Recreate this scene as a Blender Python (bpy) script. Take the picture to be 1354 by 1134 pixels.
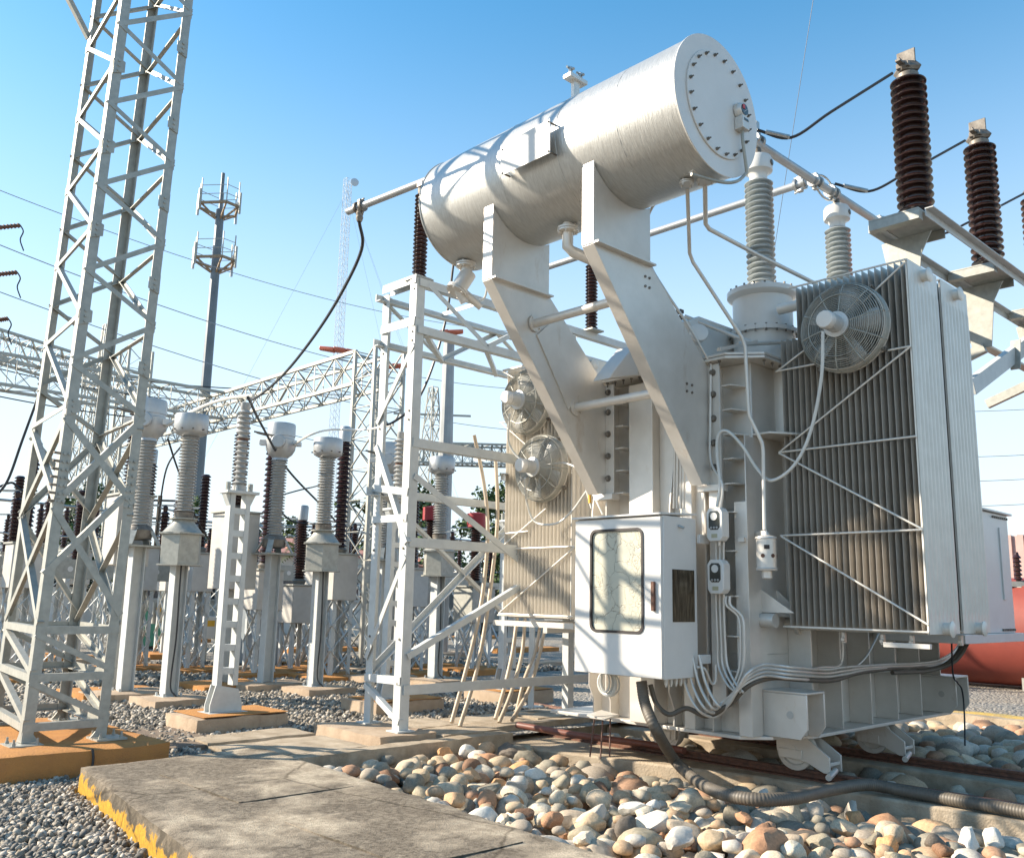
import bpy, bmesh, math, random
import numpy as np
from mathutils import Vector, Matrix, Quaternion, noise
random.seed(7)
rng = np.random.default_rng(11)
S = bpy.context.scene
for o in list(bpy.data.objects): bpy.data.objects.remove(o)
col = S.collection
R = math.radians
# ------------------------------------------------------------------ camera
F, PITCH, ROLL, YAW = 1210.8, R(10.4486), R(1.1601), R(46.4247)
EYE = Vector((0, 0, 1.5))
fw = Vector((math.cos(YAW)*math.cos(PITCH), math.sin(YAW)*math.cos(PITCH), math.sin(PITCH)))
r0 = Vector((math.sin(YAW), -math.cos(YAW), 0)); u0 = r0.cross(fw)
rt = math.cos(ROLL)*r0 + math.sin(ROLL)*u0; up = -math.sin(ROLL)*r0 + math.cos(ROLL)*u0
cd = bpy.data.cameras.new('camera'); cam = bpy.data.objects.new('camera', cd); col.objects.link(cam)
M = Matrix((rt, up, -fw)).transposed().to_4x4(); M.translation = EYE
cam.matrix_world = M
cd.sensor_fit = 'HORIZONTAL'; cd.sensor_width = 36; cd.lens = 36*F/1354
cd.clip_start = 0.05; cd.clip_end = 3000
S.camera = cam
# ------------------------------------------------------------------ light
SUN_AZ, SUN_EL = R(129), R(28)           # direction towards the sun
w = bpy.data.worlds.new('World'); S.world = w; w.use_nodes = True
nt = w.node_tree; nt.nodes.clear()
sky = nt.nodes.new('ShaderNodeTexSky'); sky.sky_type = 'NISHITA'; sky.sun_disc = False
sky.sun_elevation = SUN_EL; sky.sun_rotation = math.atan2(math.cos(SUN_AZ), math.sin(SUN_AZ))
sky.air_density = 1.0; sky.dust_density = 0.3; sky.ozone_density = 2.0
bg = nt.nodes.new('ShaderNodeBackground'); bg.inputs[1].default_value = 0.13
ow = nt.nodes.new('ShaderNodeOutputWorld')
hs_ = nt.nodes.new('ShaderNodeHueSaturation'); hs_.inputs['Saturation'].default_value = 1.3; hs_.inputs['Hue'].default_value = .485
nt.links.new(sky.outputs[0], hs_.inputs['Color'])
# pale humid air towards the horizon, the same all the way round
tcs = nt.nodes.new('ShaderNodeTexCoord'); sxs = nt.nodes.new('ShaderNodeSeparateXYZ'); nt.links.new(tcs.outputs['Generated'], sxs.inputs[0])
rms = nt.nodes.new('ShaderNodeMapRange'); rms.interpolation_type = 'SMOOTHERSTEP'; rms.inputs[1].default_value = -.05; rms.inputs[2].default_value = .70; rms.inputs[3].default_value = .90; rms.inputs[4].default_value = 0
nt.links.new(sxs.outputs[2], rms.inputs[0])
mxs = nt.nodes.new('ShaderNodeMix'); mxs.data_type = 'RGBA'; mxs.inputs[7].default_value = (3.6, 4.0, 4.3, 1)
nt.links.new(rms.outputs[0], mxs.inputs[0]); nt.links.new(hs_.outputs[0], mxs.inputs[6]); nt.links.new(mxs.outputs[2], bg.inputs[0]); nt.links.new(bg.outputs[0], ow.inputs[0])
sl = bpy.data.lights.new('sun', 'SUN'); sl.energy = 5.0; sl.angle = R(0.5); sl.color = (1, 0.88, 0.72)
so = bpy.data.objects.new('sun', sl); col.objects.link(so)
sd = Vector((math.cos(SUN_AZ)*math.cos(SUN_EL), math.sin(SUN_AZ)*math.cos(SUN_EL), math.sin(SUN_EL)))
so.rotation_euler = sd.to_track_quat('Z', 'Y').to_euler(); so.location = (0, 10, 20)
S.view_settings.view_transform = 'Standard'; S.view_settings.look = 'None'
S.view_settings.exposure = 1.1; S.view_settings.gamma = 1
S.view_settings.use_curve_mapping = False
S.render.engine = 'CYCLES'
S.cycles.max_bounces = 6
# ------------------------------------------------------------------ helpers
def ray(px, py): return (fw*F + rt*(px-677) - up*(py-567)).normalized()
def on(px, py, **k):
    """point where the sight line meets the plane X=, Y= or Z="""
    (a, v), = k.items(); i = 'XYZ'.index(a); d = ray(px, py)
    return EYE + d*((v-EYE[i])/d[i])
def away(px, py, dist):
    """point at a horizontal distance from the viewpoint"""
    d = ray(px, py); return EYE + d*(dist/math.hypot(d.x, d.y))
def V(*a): return Vector(a)

class MB:
    def __init__(s): s.v = []; s.f = []
    def add(s, vs, fs):
        n = len(s.v); s.v += [tuple(p) for p in vs]; s.f += [tuple(i+n for i in f) for f in fs]; return s
    def box(s, a, b):
        x0, y0, z0 = a; x1, y1, z1 = b
        if x0 > x1: x0, x1 = x1, x0
        if y0 > y1: y0, y1 = y1, y0
        if z0 > z1: z0, z1 = z1, z0
        return s.add([(x0,y0,z0),(x1,y0,z0),(x1,y1,z0),(x0,y1,z0),(x0,y0,z1),(x1,y0,z1),(x1,y1,z1),(x0,y1,z1)],
            [(3,2,1,0),(4,5,6,7),(0,1,5,4),(1,2,6,5),(2,3,7,6),(3,0,4,7)])
    def frame(s, p, q, ref=(0,0,1)):
        d = (Vector(q)-Vector(p)).normalized(); ref = Vector(ref)
        if abs(d.dot(ref)) > .98: ref = Vector((1,0,0)) if abs(d.x) < .9 else Vector((0,1,0))
        a = d.cross(ref).normalized(); b = a.cross(d).normalized(); return d, a, b
    def bar(s, p, q, w, h, ref=(0,0,1)):
        p = Vector(p); q = Vector(q); d, a, b = s.frame(p, q, ref); a = a*w/2; b = b*h/2
        vs = [p-a-b, p+a-b, p+a+b, p-a+b, q-a-b, q+a-b, q+a+b, q-a+b]
        return s.add(vs, [(3,2,1,0),(4,5,6,7),(0,1,5,4),(1,2,6,5),(2,3,7,6),(3,0,4,7)])
    def ang(s, p, q, a, b, w, t=.008):
        """angle iron from p to q: two flanges running along unit vectors a and b"""
        p = Vector(p); q = Vector(q); a = Vector(a); b = Vector(b)
        prof = [V(0,0), V(w,0), V(w,t), V(t,t), V(t,w), V(0,w)]
        vs = [e + a*c.x + b*c.y for e in (p, q) for c in prof]
        fs = [tuple(range(5,-1,-1)), tuple(range(6,12))] + [(i, (i+1) % 6, (i+1) % 6+6, i+6) for i in range(6)]
        return s.add(vs, fs)
    def tube(s, pts, r, seg=8, caps=True):
        pts = [Vector(p) for p in pts]; n = len(pts); base = len(s.v)
        d0 = (pts[1]-pts[0]).normalized(); ref = V(0,0,1) if abs(d0.z) < .9 else V(1,0,0)
        a = d0.cross(ref).normalized(); vs = []; pd = d0
        for i, p in enumerate(pts):
            d = (pts[min(i+1, n-1)]-pts[max(i-1, 0)])
            d = d.normalized() if d.length > 1e-9 else pd
            a = (a - d*a.dot(d)).normalized(); b = d.cross(a); pd = d
            rr = r[i] if isinstance(r, (list, tuple)) else r
            for k in range(seg):
                t = 2*math.pi*k/seg; vs.append(p + a*math.cos(t)*rr + b*math.sin(t)*rr)
        fs = [(i*seg+k, i*seg+(k+1) % seg, (i+1)*seg+(k+1) % seg, (i+1)*seg+k) for i in range(n-1) for k in range(seg)]
        if caps: fs += [tuple(range(seg-1, -1, -1)), tuple((n-1)*seg+k for k in range(seg))]
        return s.add(vs, fs)
    def lathe(s, prof, o=(0,0,0), axis=(0,0,1), seg=24, a0=None):
        """prof = [(radius, height)], revolved about axis through o"""
        o = Vector(o); ax = Vector(axis).normalized()
        ref = V(1,0,0) if abs(ax.x) < .9 else V(0,1,0)
        a = ax.cross(ref).normalized(); b = ax.cross(a)
        vs = [o + ax*h + (a*math.cos(2*math.pi*k/seg) + b*math.sin(2*math.pi*k/seg))*max(r, 1e-4) for r, h in prof for k in range(seg)]
        n = len(prof)
        fs = [(i*seg+k, i*seg+(k+1) % seg, (i+1)*seg+(k+1) % seg, (i+1)*seg+k) for i in range(n-1) for k in range(seg)]
        fs += [tuple(range(seg-1, -1, -1)), tuple((n-1)*seg+k for k in range(seg))]
        return s.add(vs, fs)
    def cyl(s, p, q, r, seg=12):
        p = Vector(p); q = Vector(q); return s.lathe([(r, 0), (r, (q-p).length)], p, q-p, seg)
    def ring(s, c, ax, rad, r, seg=32, m=5):
        c = Vector(c); ax = Vector(ax).normalized(); ref = V(0,0,1) if abs(ax.z) < .9 else V(1,0,0)
        a = ax.cross(ref).normalized(); b = ax.cross(a); vs = []
        for k in range(seg):
            t = 2*math.pi*k/seg; e = a*math.cos(t)+b*math.sin(t)
            for j in range(m):
                u = 2*math.pi*j/m; vs.append(c + e*(rad+r*math.cos(u)) + ax*r*math.sin(u))
        fs = [(k*m+j, k*m+(j+1) % m, ((k+1) % seg)*m+(j+1) % m, ((k+1) % seg)*m+j) for k in range(seg) for j in range(m)]
        return s.add(vs, fs)
    def plate(s, pts, t):
        """polygon given by 3D points, extruded by the vector t"""
        pts = [Vector(p) for p in pts]; t = Vector(t); n = len(pts)
        nrm = Vector((0,0,0))
        for i in range(n): nrm += pts[i].cross(pts[(i+1) % n])
        if nrm.dot(t) > 0: pts.reverse()
        vs = pts + [p+t for p in pts]
        fs = [tuple(range(n)), tuple(range(2*n-1, n-1, -1))] + [(i, i+n, (i+1) % n+n, (i+1) % n) for i in range(n)]
        return s.add(vs, fs)
    def bolt(s, p, n, r=.014, h=.018, seg=6):
        n = Vector(n).normalized(); return s.lathe([(r, 0), (r, h)], Vector(p)-n*.002, n, seg)
    def mesh(s, name, off=(0,0,0), smooth=True):
        me = bpy.data.meshes.new(name); ox, oy, oz = off
        me.from_pydata([(x-ox, y-oy, z-oz) for x, y, z in s.v], [], s.f); me.update()
        bm = bmesh.new(); bm.from_mesh(me); bmesh.ops.recalc_face_normals(bm, faces=bm.faces); bm.to_mesh(me); bm.free()
        if smooth:
            me.polygons.foreach_set('use_smooth', [True]*len(me.polygons)); me.set_sharp_from_angle(angle=R(35))
        return me
    def build(s, name, mat, parent=None, label=None, kind=None, bevel=0, smooth=True, loc=None):
        off = V(0,0,0); p = parent
        while p is not None: off = off + p.location; p = p.parent
        if loc is not None and parent is None: off = Vector(loc)
        me = s.mesh(name, off, smooth); me.materials.append(mat)
        o = bpy.data.objects.new(name, me); col.objects.link(o); o.parent = parent
        if loc is not None and parent is None: o.location = loc
        if label: o['label'] = label
        if kind: o['kind'] = kind
        if bevel:
            m = o.modifiers.new('bevel', 'BEVEL'); m.width = bevel; m.segments = 2; m.limit_method = 'ANGLE'; m.angle_limit = R(40)
        return o

def curve(pts, n=8):
    """smooth line through points"""
    P = [Vector(p) for p in pts]; P = [P[0]*2-P[1]] + P + [P[-1]*2-P[-2]]; out = []
    for i in range(1, len(P)-2):
        a, b, c, d = P[i-1:i+3]
        for k in range(n):
            t = k/n; out.append(.5*((2*b)+(c-a)*t+(2*a-5*b+4*c-d)*t*t+(3*b-a-3*c+d)*t**3))
    out.append(P[-2]); return out
def sag(p, q, s, n=20):
    p = Vector(p); q = Vector(q); return [p.lerp(q, i/n) - V(0,0,4*s*(i/n)*(1-i/n)) for i in range(n+1)]
def thing(name, label, cat, loc=(0,0,0), group=None):
    o = bpy.data.objects.new(name, None); col.objects.link(o); o.location = loc; o.empty_display_size = .1
    o['label'] = label; o['category'] = cat
    if group: o['group'] = group
    return o
def tag(o, label, cat, group=None):
    o['label'] = label; o['category'] = cat
    if group: o['group'] = group
    return o
def dup(root, loc, rotz=None, label=None, group=None):
    def cp(o, par):
        c = o.copy(); col.objects.link(c); c.parent = par
        for ch in o.children: cp(ch, c)
        return c
    c = cp(root, None); c.location = loc
    if rotz is not None: c.rotation_euler = (0, 0, rotz)
    if label: c['label'] = label
    if group: c['group'] = group
    return c
# ------------------------------------------------------------------ materials
def mat(name, c1, c2=None, rough=.5, metal=0, scale=6, bump=0, bscale=40, spec=.5, stretch=(1,1,1), ramp=(.35,.7), detail=6, dirt=None, dscale=3, dlo=.55, coat=0, rvar=0):
    m = bpy.data.materials.new(name); m.use_nodes = True; t = m.node_tree; n = t.nodes; L = t.links
    b = n['Principled BSDF']; b.inputs['Roughness'].default_value = rough; b.inputs['Metallic'].default_value = metal
    b.inputs['Specular IOR Level'].default_value = spec; b.inputs['Coat Weight'].default_value = coat
    tc = n.new('ShaderNodeTexCoord'); mp = n.new('ShaderNodeMapping'); mp.inputs['Scale'].default_value = stretch
    L.new(tc.outputs['Object'], mp.inputs[0])
    if c2 is None: c2 = tuple(x*.85 for x in c1)
    nz = n.new('ShaderNodeTexNoise'); nz.inputs['Scale'].default_value = scale; nz.inputs['Detail'].default_value = detail; nz.inputs['Roughness'].default_value = .6
    L.new(mp.outputs[0], nz.inputs['Vector'])
    cr = n.new('ShaderNodeValToRGB'); cr.color_ramp.elements[0].position = ramp[0]; cr.color_ramp.elements[1].position = ramp[1]
    cr.color_ramp.elements[0].color = (*c2, 1); cr.color_ramp.elements[1].color = (*c1, 1)
    L.new(nz.outputs[0], cr.inputs[0]); out = cr.outputs[0]
    if dirt:
        n2 = n.new('ShaderNodeTexNoise'); n2.inputs['Scale'].default_value = dscale; n2.inputs['Detail'].default_value = 8; n2.inputs['Roughness'].default_value = .7
        mp2 = n.new('ShaderNodeMapping'); mp2.inputs['Scale'].default_value = (1,1,.35); L.new(tc.outputs['Object'], mp2.inputs[0]); L.new(mp2.outputs[0], n2.inputs['Vector'])
        r2 = n.new('ShaderNodeMapRange'); r2.inputs[1].default_value = dlo; r2.inputs[2].default_value = dlo+.2; L.new(n2.outputs[0], r2.inputs[0])
        mx = n.new('ShaderNodeMix'); mx.data_type = 'RGBA'; L.new(r2.outputs[0], mx.inputs[0]); L.new(out, mx.inputs[6]); mx.inputs[7].default_value = (*dirt, 1); out = mx.outputs[2]
    L.new(out, b.inputs['Base Color'])
    if rvar:
        r3 = n.new('ShaderNodeMapRange'); r3.inputs[3].default_value = rough-rvar; r3.inputs[4].default_value = rough+rvar; L.new(nz.outputs[0], r3.inputs[0]); L.new(r3.outputs[0], b.inputs['Roughness'])
    if bump:
        nb = n.new('ShaderNodeTexNoise'); nb.inputs['Scale'].default_value = bscale; nb.inputs['Detail'].default_value = 5; L.new(mp.outputs[0], nb.inputs['Vector'])
        bp = n.new('ShaderNodeBump'); bp.inputs['Strength'].default_value = bump; bp.inputs['Distance'].default_value = .01
        L.new(nb.outputs[0], bp.inputs['Height']); L.new(bp.outputs[0], b.inputs['Normal'])
    return m
TANK = mat('aluminium_paint', (.69,.655,.60), (.60,.565,.51), rough=.40, metal=.35, scale=3.2, bump=.07, bscale=25, dirt=(.46,.36,.26), dscale=4, dlo=.60, rvar=.08)
TANK2 = mat('brushed_paint', (.58,.575,.545), (.46,.45,.42), rough=.38, metal=.6, scale=9, bump=.35, bscale=10, stretch=(1.2,9,1.2), dirt=(.55,.5,.43), dscale=3, dlo=.66)
RADM = mat('radiator_paint', (.74,.70,.63), (.66,.62,.55), rough=.42, metal=.15, scale=5, dirt=(.45,.40,.32), dscale=2.5, dlo=.66)
CABM = mat('cabinet_paint', (.70,.68,.64), (.64,.62,.58), rough=.35, scale=3, dirt=(.55,.5,.42), dscale=2, dlo=.66)
GALV = mat('galvanised_steel', (.42,.415,.37), (.32,.32,.285), rough=.5, metal=.3, scale=14, bump=.05, dirt=(.34,.33,.29), dscale=5, dlo=.62)
WSTL = mat('pale_painted_steel', (.56,.58,.565), (.48,.50,.49), rough=.45, scale=8, dirt=(.40,.33,.25), dscale=5, dlo=.66)
BROWN = mat('brown_porcelain', (.034,.014,.011), (.022,.010,.008), rough=.16, scale=8, coat=.4, rvar=.06)
DBRN = mat('dark_brown_porcelain', (.045,.018,.014), (.028,.012,.010), rough=.25, scale=8)
GREYP = mat('grey_porcelain', (.40,.43,.425), (.33,.36,.355), rough=.22, scale=8, coat=.3, rvar=.06)
LGREYP = mat('light_grey_porcelain', (.43,.43,.415), (.34,.34,.325), rough=.3, scale=10)
ALU = mat('bare_aluminium', (.55,.55,.53), (.40,.39,.36), rough=.35, metal=.7, scale=20, dirt=(.25,.19,.14), dscale=14, dlo=.6)
PLATE = mat('blank_plate_paint', (.64,.63,.60), (.60,.59,.56), rough=.5)
CABY = mat('yard_cabinet_paint', (.52,.50,.46), (.45,.43,.39), rough=.5, dirt=(.35,.28,.20), dscale=3, dlo=.6)
RADSHADE = mat('shaded_fin_paint', (.58,.53,.46), (.48,.435,.375), rough=.4, metal=.15, scale=4, dirt=(.27,.21,.15), dscale=2, dlo=.55)  # dusty fin paint, darkened further for the shade between the near fins
HEAD = mat('cast_grey_head', (.46,.47,.47), (.39,.40,.40), rough=.35, metal=.3, scale=7)
CAST = mat('weathered_cast_metal', (.25,.225,.19), (.13,.11,.09), rough=.5, metal=.4, scale=9, bump=.1)
BLACK = mat('black_cable', (.025,.027,.03), rough=.45)
HOSE = mat('grey_conduit', (.135,.115,.09), (.10,.085,.066), rough=.55, scale=12)
RUST = mat('rusty_steel', (.20,.085,.05), (.09,.045,.03), rough=.7, scale=18, bump=.3)
REDP = mat('red_brown_pipe', (.24,.085,.055), (.15,.06,.045), rough=.5, scale=7)
WHITEC = mat('white_cable', (.66,.66,.62), rough=.4)
GLASS = mat('gauge_glass', (.05,.055,.05), rough=.06, spec=.8)
DARK = mat('dark_rubber', (.03,.022,.02), rough=.5)
YEL = mat('yellow_label', (.75,.42,.04), rough=.5)
ORANGE = mat('red_orange_lamp_housing', (.62,.15,.07), (.45,.10,.05), rough=.4)
def conc(name, c1, c2, extra=None, **k):
    return mat(name, c1, c2, rough=.9, bump=.7, bscale=60, spec=.2, **k)
CONC = conc('weathered_concrete', (.40,.365,.31), (.25,.225,.19), scale=5, dirt=(.12,.11,.095), dscale=3, dlo=.56)
CONC2 = conc('pale_concrete', (.48,.40,.30), (.30,.24,.17), scale=5, dirt=(.18,.155,.12), dscale=3, dlo=.60)
PADC = conc('tan_concrete', (.46,.36,.26), (.36,.27,.19), scale=6, dirt=(.19,.14,.10), dscale=5, dlo=.6)
PADO = conc('orange_painted_concrete', (.50,.24,.075), (.40,.19,.07), scale=6, dirt=(.26,.16,.09), dscale=6, dlo=.62)
# slab: grey weathered concrete with peeling yellow paint low on its side
def slab_mat():
    m = bpy.data.materials.new('weathered_slab'); m.use_nodes = True; n = m.node_tree.nodes; L = m.node_tree.links; b = n['Principled BSDF']; b.inputs['Roughness'].default_value = .9; b.inputs['Specular IOR Level'].default_value = .2
    tc = n.new('ShaderNodeTexCoord')
    def noi(s, d=8, r=.65, src=None):
        x = n.new('ShaderNodeTexNoise'); x.inputs['Scale'].default_value = s; x.inputs['Detail'].default_value = d; x.inputs['Roughness'].default_value = r; L.new(src or tc.outputs['Object'], x.inputs['Vector']); return x
    def ramp(src, p0, c0, p1, c1):
        x = n.new('ShaderNodeValToRGB'); e = x.color_ramp.elements; e[0].position = p0; e[0].color = (*c0,1); e[1].position = p1; e[1].color = (*c1,1); L.new(src, x.inputs[0]); return x.outputs[0]
    def mix(f, a, c, mode='MIX', fac=None):
        x = n.new('ShaderNodeMix'); x.data_type = 'RGBA'; x.blend_type = mode
        if fac is None: L.new(f, x.inputs[0])
        else: x.inputs[0].default_value = fac
        if isinstance(a, tuple): x.inputs[6].default_value = (*a,1)
        else: L.new(a, x.inputs[6])
        if isinstance(c, tuple): x.inputs[7].default_value = (*c,1)
        else: L.new(c, x.inputs[7])
        return x.outputs[2]
    big, mid, fine, grit = noi(1.1), noi(5), noi(28), noi(130, 3)
    base = ramp(mid.outputs[0], .3, (.33,.265,.19), .66, (.62,.52,.385))
    dark = ramp(big.outputs[0], .43, (0,0,0), .54, (1,1,1)); dk = n.new('ShaderNodeMath'); dk.operation = 'MULTIPLY'; L.new(dark, dk.inputs[0]); L.new(ramp(fine.outputs[0], .35, (.3,.3,.3), .6, (1,1,1)), dk.inputs[1])
    c = mix(dk.outputs[0], base, (.13,.105,.078))  # dark stains, colour deepened to stand in for the tower's shadow
    c = mix(None, c, ramp(fine.outputs[0], .3, (.62,.62,.62), .65, (1.12,1.12,1.12)), 'MULTIPLY', .9)
    c = mix(None, c, ramp(grit.outputs[0], .36, (.45,.45,.45), .5, (1,1,1)), 'MULTIPLY', .6)
    # the sides: damp black growth under the edge, then worn yellow paint lower down
    sx = n.new('ShaderNodeSeparateXYZ'); L.new(tc.outputs['Object'], sx.inputs[0])
    g = n.new('ShaderNodeNewGeometry'); sn = n.new('ShaderNodeSeparateXYZ'); L.new(g.outputs['Normal'], sn.inputs[0])
    side = n.new('ShaderNodeMapRange'); side.inputs[1].default_value = .7; side.inputs[2].default_value = .35; L.new(sn.outputs[2], side.inputs[0])
    gm = n.new('ShaderNodeMath'); gm.operation = 'MULTIPLY'; L.new(side.outputs[0], gm.inputs[0]); L.new(ramp(mid.outputs[0], .38, (0,0,0), .55, (1,1,1)), gm.inputs[1]); c = mix(gm.outputs[0], c, (.085,.07,.05))
    h = n.new('ShaderNodeMath'); h.operation = 'MULTIPLY_ADD'; L.new(mid.outputs[0], h.inputs[0]); h.inputs[1].default_value = .42; L.new(sx.outputs[2], h.inputs[2])
    h2 = n.new('ShaderNodeMath'); h2.operation = 'MULTIPLY_ADD'; L.new(fine.outputs[0], h2.inputs[0]); h2.inputs[1].default_value = .10; L.new(h.outputs[0], h2.inputs[2])
    ym = n.new('ShaderNodeMapRange'); ym.inputs[1].default_value = .385; ym.inputs[2].default_value = .365; L.new(h2.outputs[0], ym.inputs[0])
    y2 = n.new('ShaderNodeMath'); y2.operation = 'MULTIPLY'; L.new(ym.outputs[0], y2.inputs[0]); L.new(side.outputs[0], y2.inputs[1])
    c = mix(y2.outputs[0], c, ramp(fine.outputs[0], .35, (.36,.20,.03), .6, (.55,.31,.035)))
    # hairline cracks
    vo = n.new('ShaderNodeTexVoronoi'); vo.feature = 'DISTANCE_TO_EDGE'; vo.inputs['Scale'].default_value = .5
    L.new(mix(None, tc.outputs['Object'], mid.outputs[1], 'MIX', .10), vo.inputs[0])
    c = mix(None, c, ramp(vo.outputs[0], .0, (.35,.33,.30), .008, (1,1,1)), 'MULTIPLY', .8)
    L.new(c, b.inputs['Base Color'])
    ad = n.new('ShaderNodeMath'); ad.operation = 'ADD'; L.new(fine.outputs[0], ad.inputs[0]); L.new(grit.outputs[0], ad.inputs[1])
    bp = n.new('ShaderNodeBump'); bp.inputs['Strength'].default_value = .55; bp.inputs['Distance'].default_value = .018; L.new(ad.outputs[0], bp.inputs['Height']); L.new(bp.outputs[0], b.inputs['Normal'])
    return m
SLAB = slab_mat()
def island_mat(name, cols, rough=.8, obj=False, bump=.4, speck=.35):
    m = bpy.data.materials.new(name); m.use_nodes = True; n = m.node_tree.nodes; L = m.node_tree.links; b = n['Principled BSDF']
    b.inputs['Roughness'].default_value = rough; b.inputs['Specular IOR Level'].default_value = .35
    if obj: g = n.new('ShaderNodeObjectInfo').outputs['Random']
    else: g = n.new('ShaderNodeNewGeometry').outputs['Random Per Island']
    cr = n.new('ShaderNodeValToRGB'); cr.color_ramp.interpolation = 'CONSTANT'; e = cr.color_ramp.elements
    e[0].position = 0; e[0].color = (*cols[0], 1); e[1].position = 1/len(cols); e[1].color = (*cols[1], 1)
    for i in range(2, len(cols)): x = e.new(i/len(cols)); x.color = (*cols[i], 1)
    L.new(g, cr.inputs[0])
    tc = n.new('ShaderNodeTexCoord'); nz = n.new('ShaderNodeTexNoise'); nz.inputs['Scale'].default_value = 7 if obj else 60; nz.inputs['Detail'].default_value = 8; nz.inputs['Roughness'].default_value = .7
    nz.noise_dimensions = '4D'; L.new(g, nz.inputs['W']); L.new(tc.outputs['Object'], nz.inputs['Vector'])
    mr = n.new('ShaderNodeMapRange'); mr.inputs[1].default_value = .3; mr.inputs[2].default_value = .7; mr.inputs[3].default_value = 1-speck; mr.inputs[4].default_value = 1+speck*.6; L.new(nz.outputs[0], mr.inputs[0])
    mx = n.new('ShaderNodeMix'); mx.data_type = 'RGBA'; mx.blend_type = 'MULTIPLY'; mx.inputs[0].default_value = 1; L.new(cr.outputs[0], mx.inputs[6]); L.new(mr.outputs[0], mx.inputs[7])
    L.new(mx.outputs[2], b.inputs['Base Color'])
    if bump:
        bp = n.new('ShaderNodeBump'); bp.inputs['Strength'].default_value = bump; bp.inputs['Distance'].default_value = .02
        L.new(nz.outputs[0], bp.inputs['Height']); L.new(bp.outputs[0], b.inputs['Normal'])
    return m
STONE = island_mat('river_stone', [(.54,.35,.20),(.46,.37,.27),(.58,.43,.27),(.25,.22,.165),(.64,.53,.38),(.46,.25,.14),(.15,.125,.10),(.58,.46,.32),(.36,.31,.22),(.58,.32,.15),(.68,.59,.45),(.24,.135,.08)], obj=True)
QUARTZ = island_mat('white_quarried_stone', [(.62,.57,.49),(.56,.49,.40),(.66,.63,.56),(.52,.46,.38)], obj=True, speck=.2)
GRAVEL = island_mat('crushed_gravel', [(.215,.19,.155),(.325,.285,.23),(.115,.105,.09),(.43,.38,.31),(.26,.225,.175),(.16,.148,.13),(.53,.47,.39),(.28,.23,.17)], bump=0)
# ------------------------------------------------------------------ ground
def ground_mat():
    m = bpy.data.materials.new('gravel_ground'); m.use_nodes = True; n = m.node_tree.nodes; L = m.node_tree.links; b = n['Principled BSDF']; b.inputs['Roughness'].default_value = .9
    tc = n.new('ShaderNodeTexCoord'); vo = n.new('ShaderNodeTexVoronoi'); vo.inputs['Scale'].default_value = 22; L.new(tc.outputs['Object'], vo.inputs[0])
    cr = n.new('ShaderNodeValToRGB'); cr.color_ramp.elements[0].color = (.13,.13,.12,1); cr.color_ramp.elements[1].color = (.36,.34,.30,1)
    bw = n.new('ShaderNodeSeparateColor'); L.new(vo.outputs['Color'], bw.inputs[0]); L.new(bw.outputs[0], cr.inputs[0])
    nz = n.new('ShaderNodeTexNoise'); nz.inputs['Scale'].default_value = .6; nz.inputs['Detail'].default_value = 6; L.new(tc.outputs['Object'], nz.inputs[0])
    mr = n.new('ShaderNodeMapRange'); mr.inputs[1].default_value = .35; mr.inputs[2].default_value = .65; mr.inputs[3].default_value = 0; mr.inputs[4].default_value = .5; L.new(nz.outputs[0], mr.inputs[0])
    mx = n.new('ShaderNodeMix'); mx.data_type = 'RGBA'; L.new(mr.outputs[0], mx.inputs[0]); L.new(cr.outputs[0], mx.inputs[6]); mx.inputs[7].default_value = (.33,.26,.18,1)
    L.new(mx.outputs[2], b.inputs['Base Color'])
    bp = n.new('ShaderNodeBump'); bp.inputs['Strength'].default_value = 1; bp.inputs['Distance'].default_value = .04; bp.invert = True; L.new(vo.outputs['Distance'], bp.inputs['Height']); L.new(bp.outputs[0], b.inputs['Normal'])
    return m
GM = ground_mat()
# ground sheet with a rectangular pit (rock bed) sunk into it: pit X 4.2..13.2, Y -6..7.65
px0, px1, py0, py1 = 4.05, 13.1, -6.0, 7.65
g = MB(); B = 900
xs = [-B, px0, px1, B]; ys = [-B, py0, py1, B]
for i in range(3):
    for j in range(3):
        if i == 1 and j == 1: continue
        g.add([(xs[i],ys[j],0),(xs[i+1],ys[j],0),(xs[i+1],ys[j+1],0),(xs[i],ys[j+1],0)], [(0,1,2,3)])
gr = g.build('gravel_ground', GM, kind='structure', smooth=False)
g = MB(); g.add([(px0,py0,-.50),(px1,py0,-.50),(px1,py1,-.50),(px0,py1,-.50)], [(0,1,2,3)])
soil = mat('pit_soil', (.10,.085,.07), rough=.95)
pit = g.build('stone_pit', soil, kind='structure', smooth=False)
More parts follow.
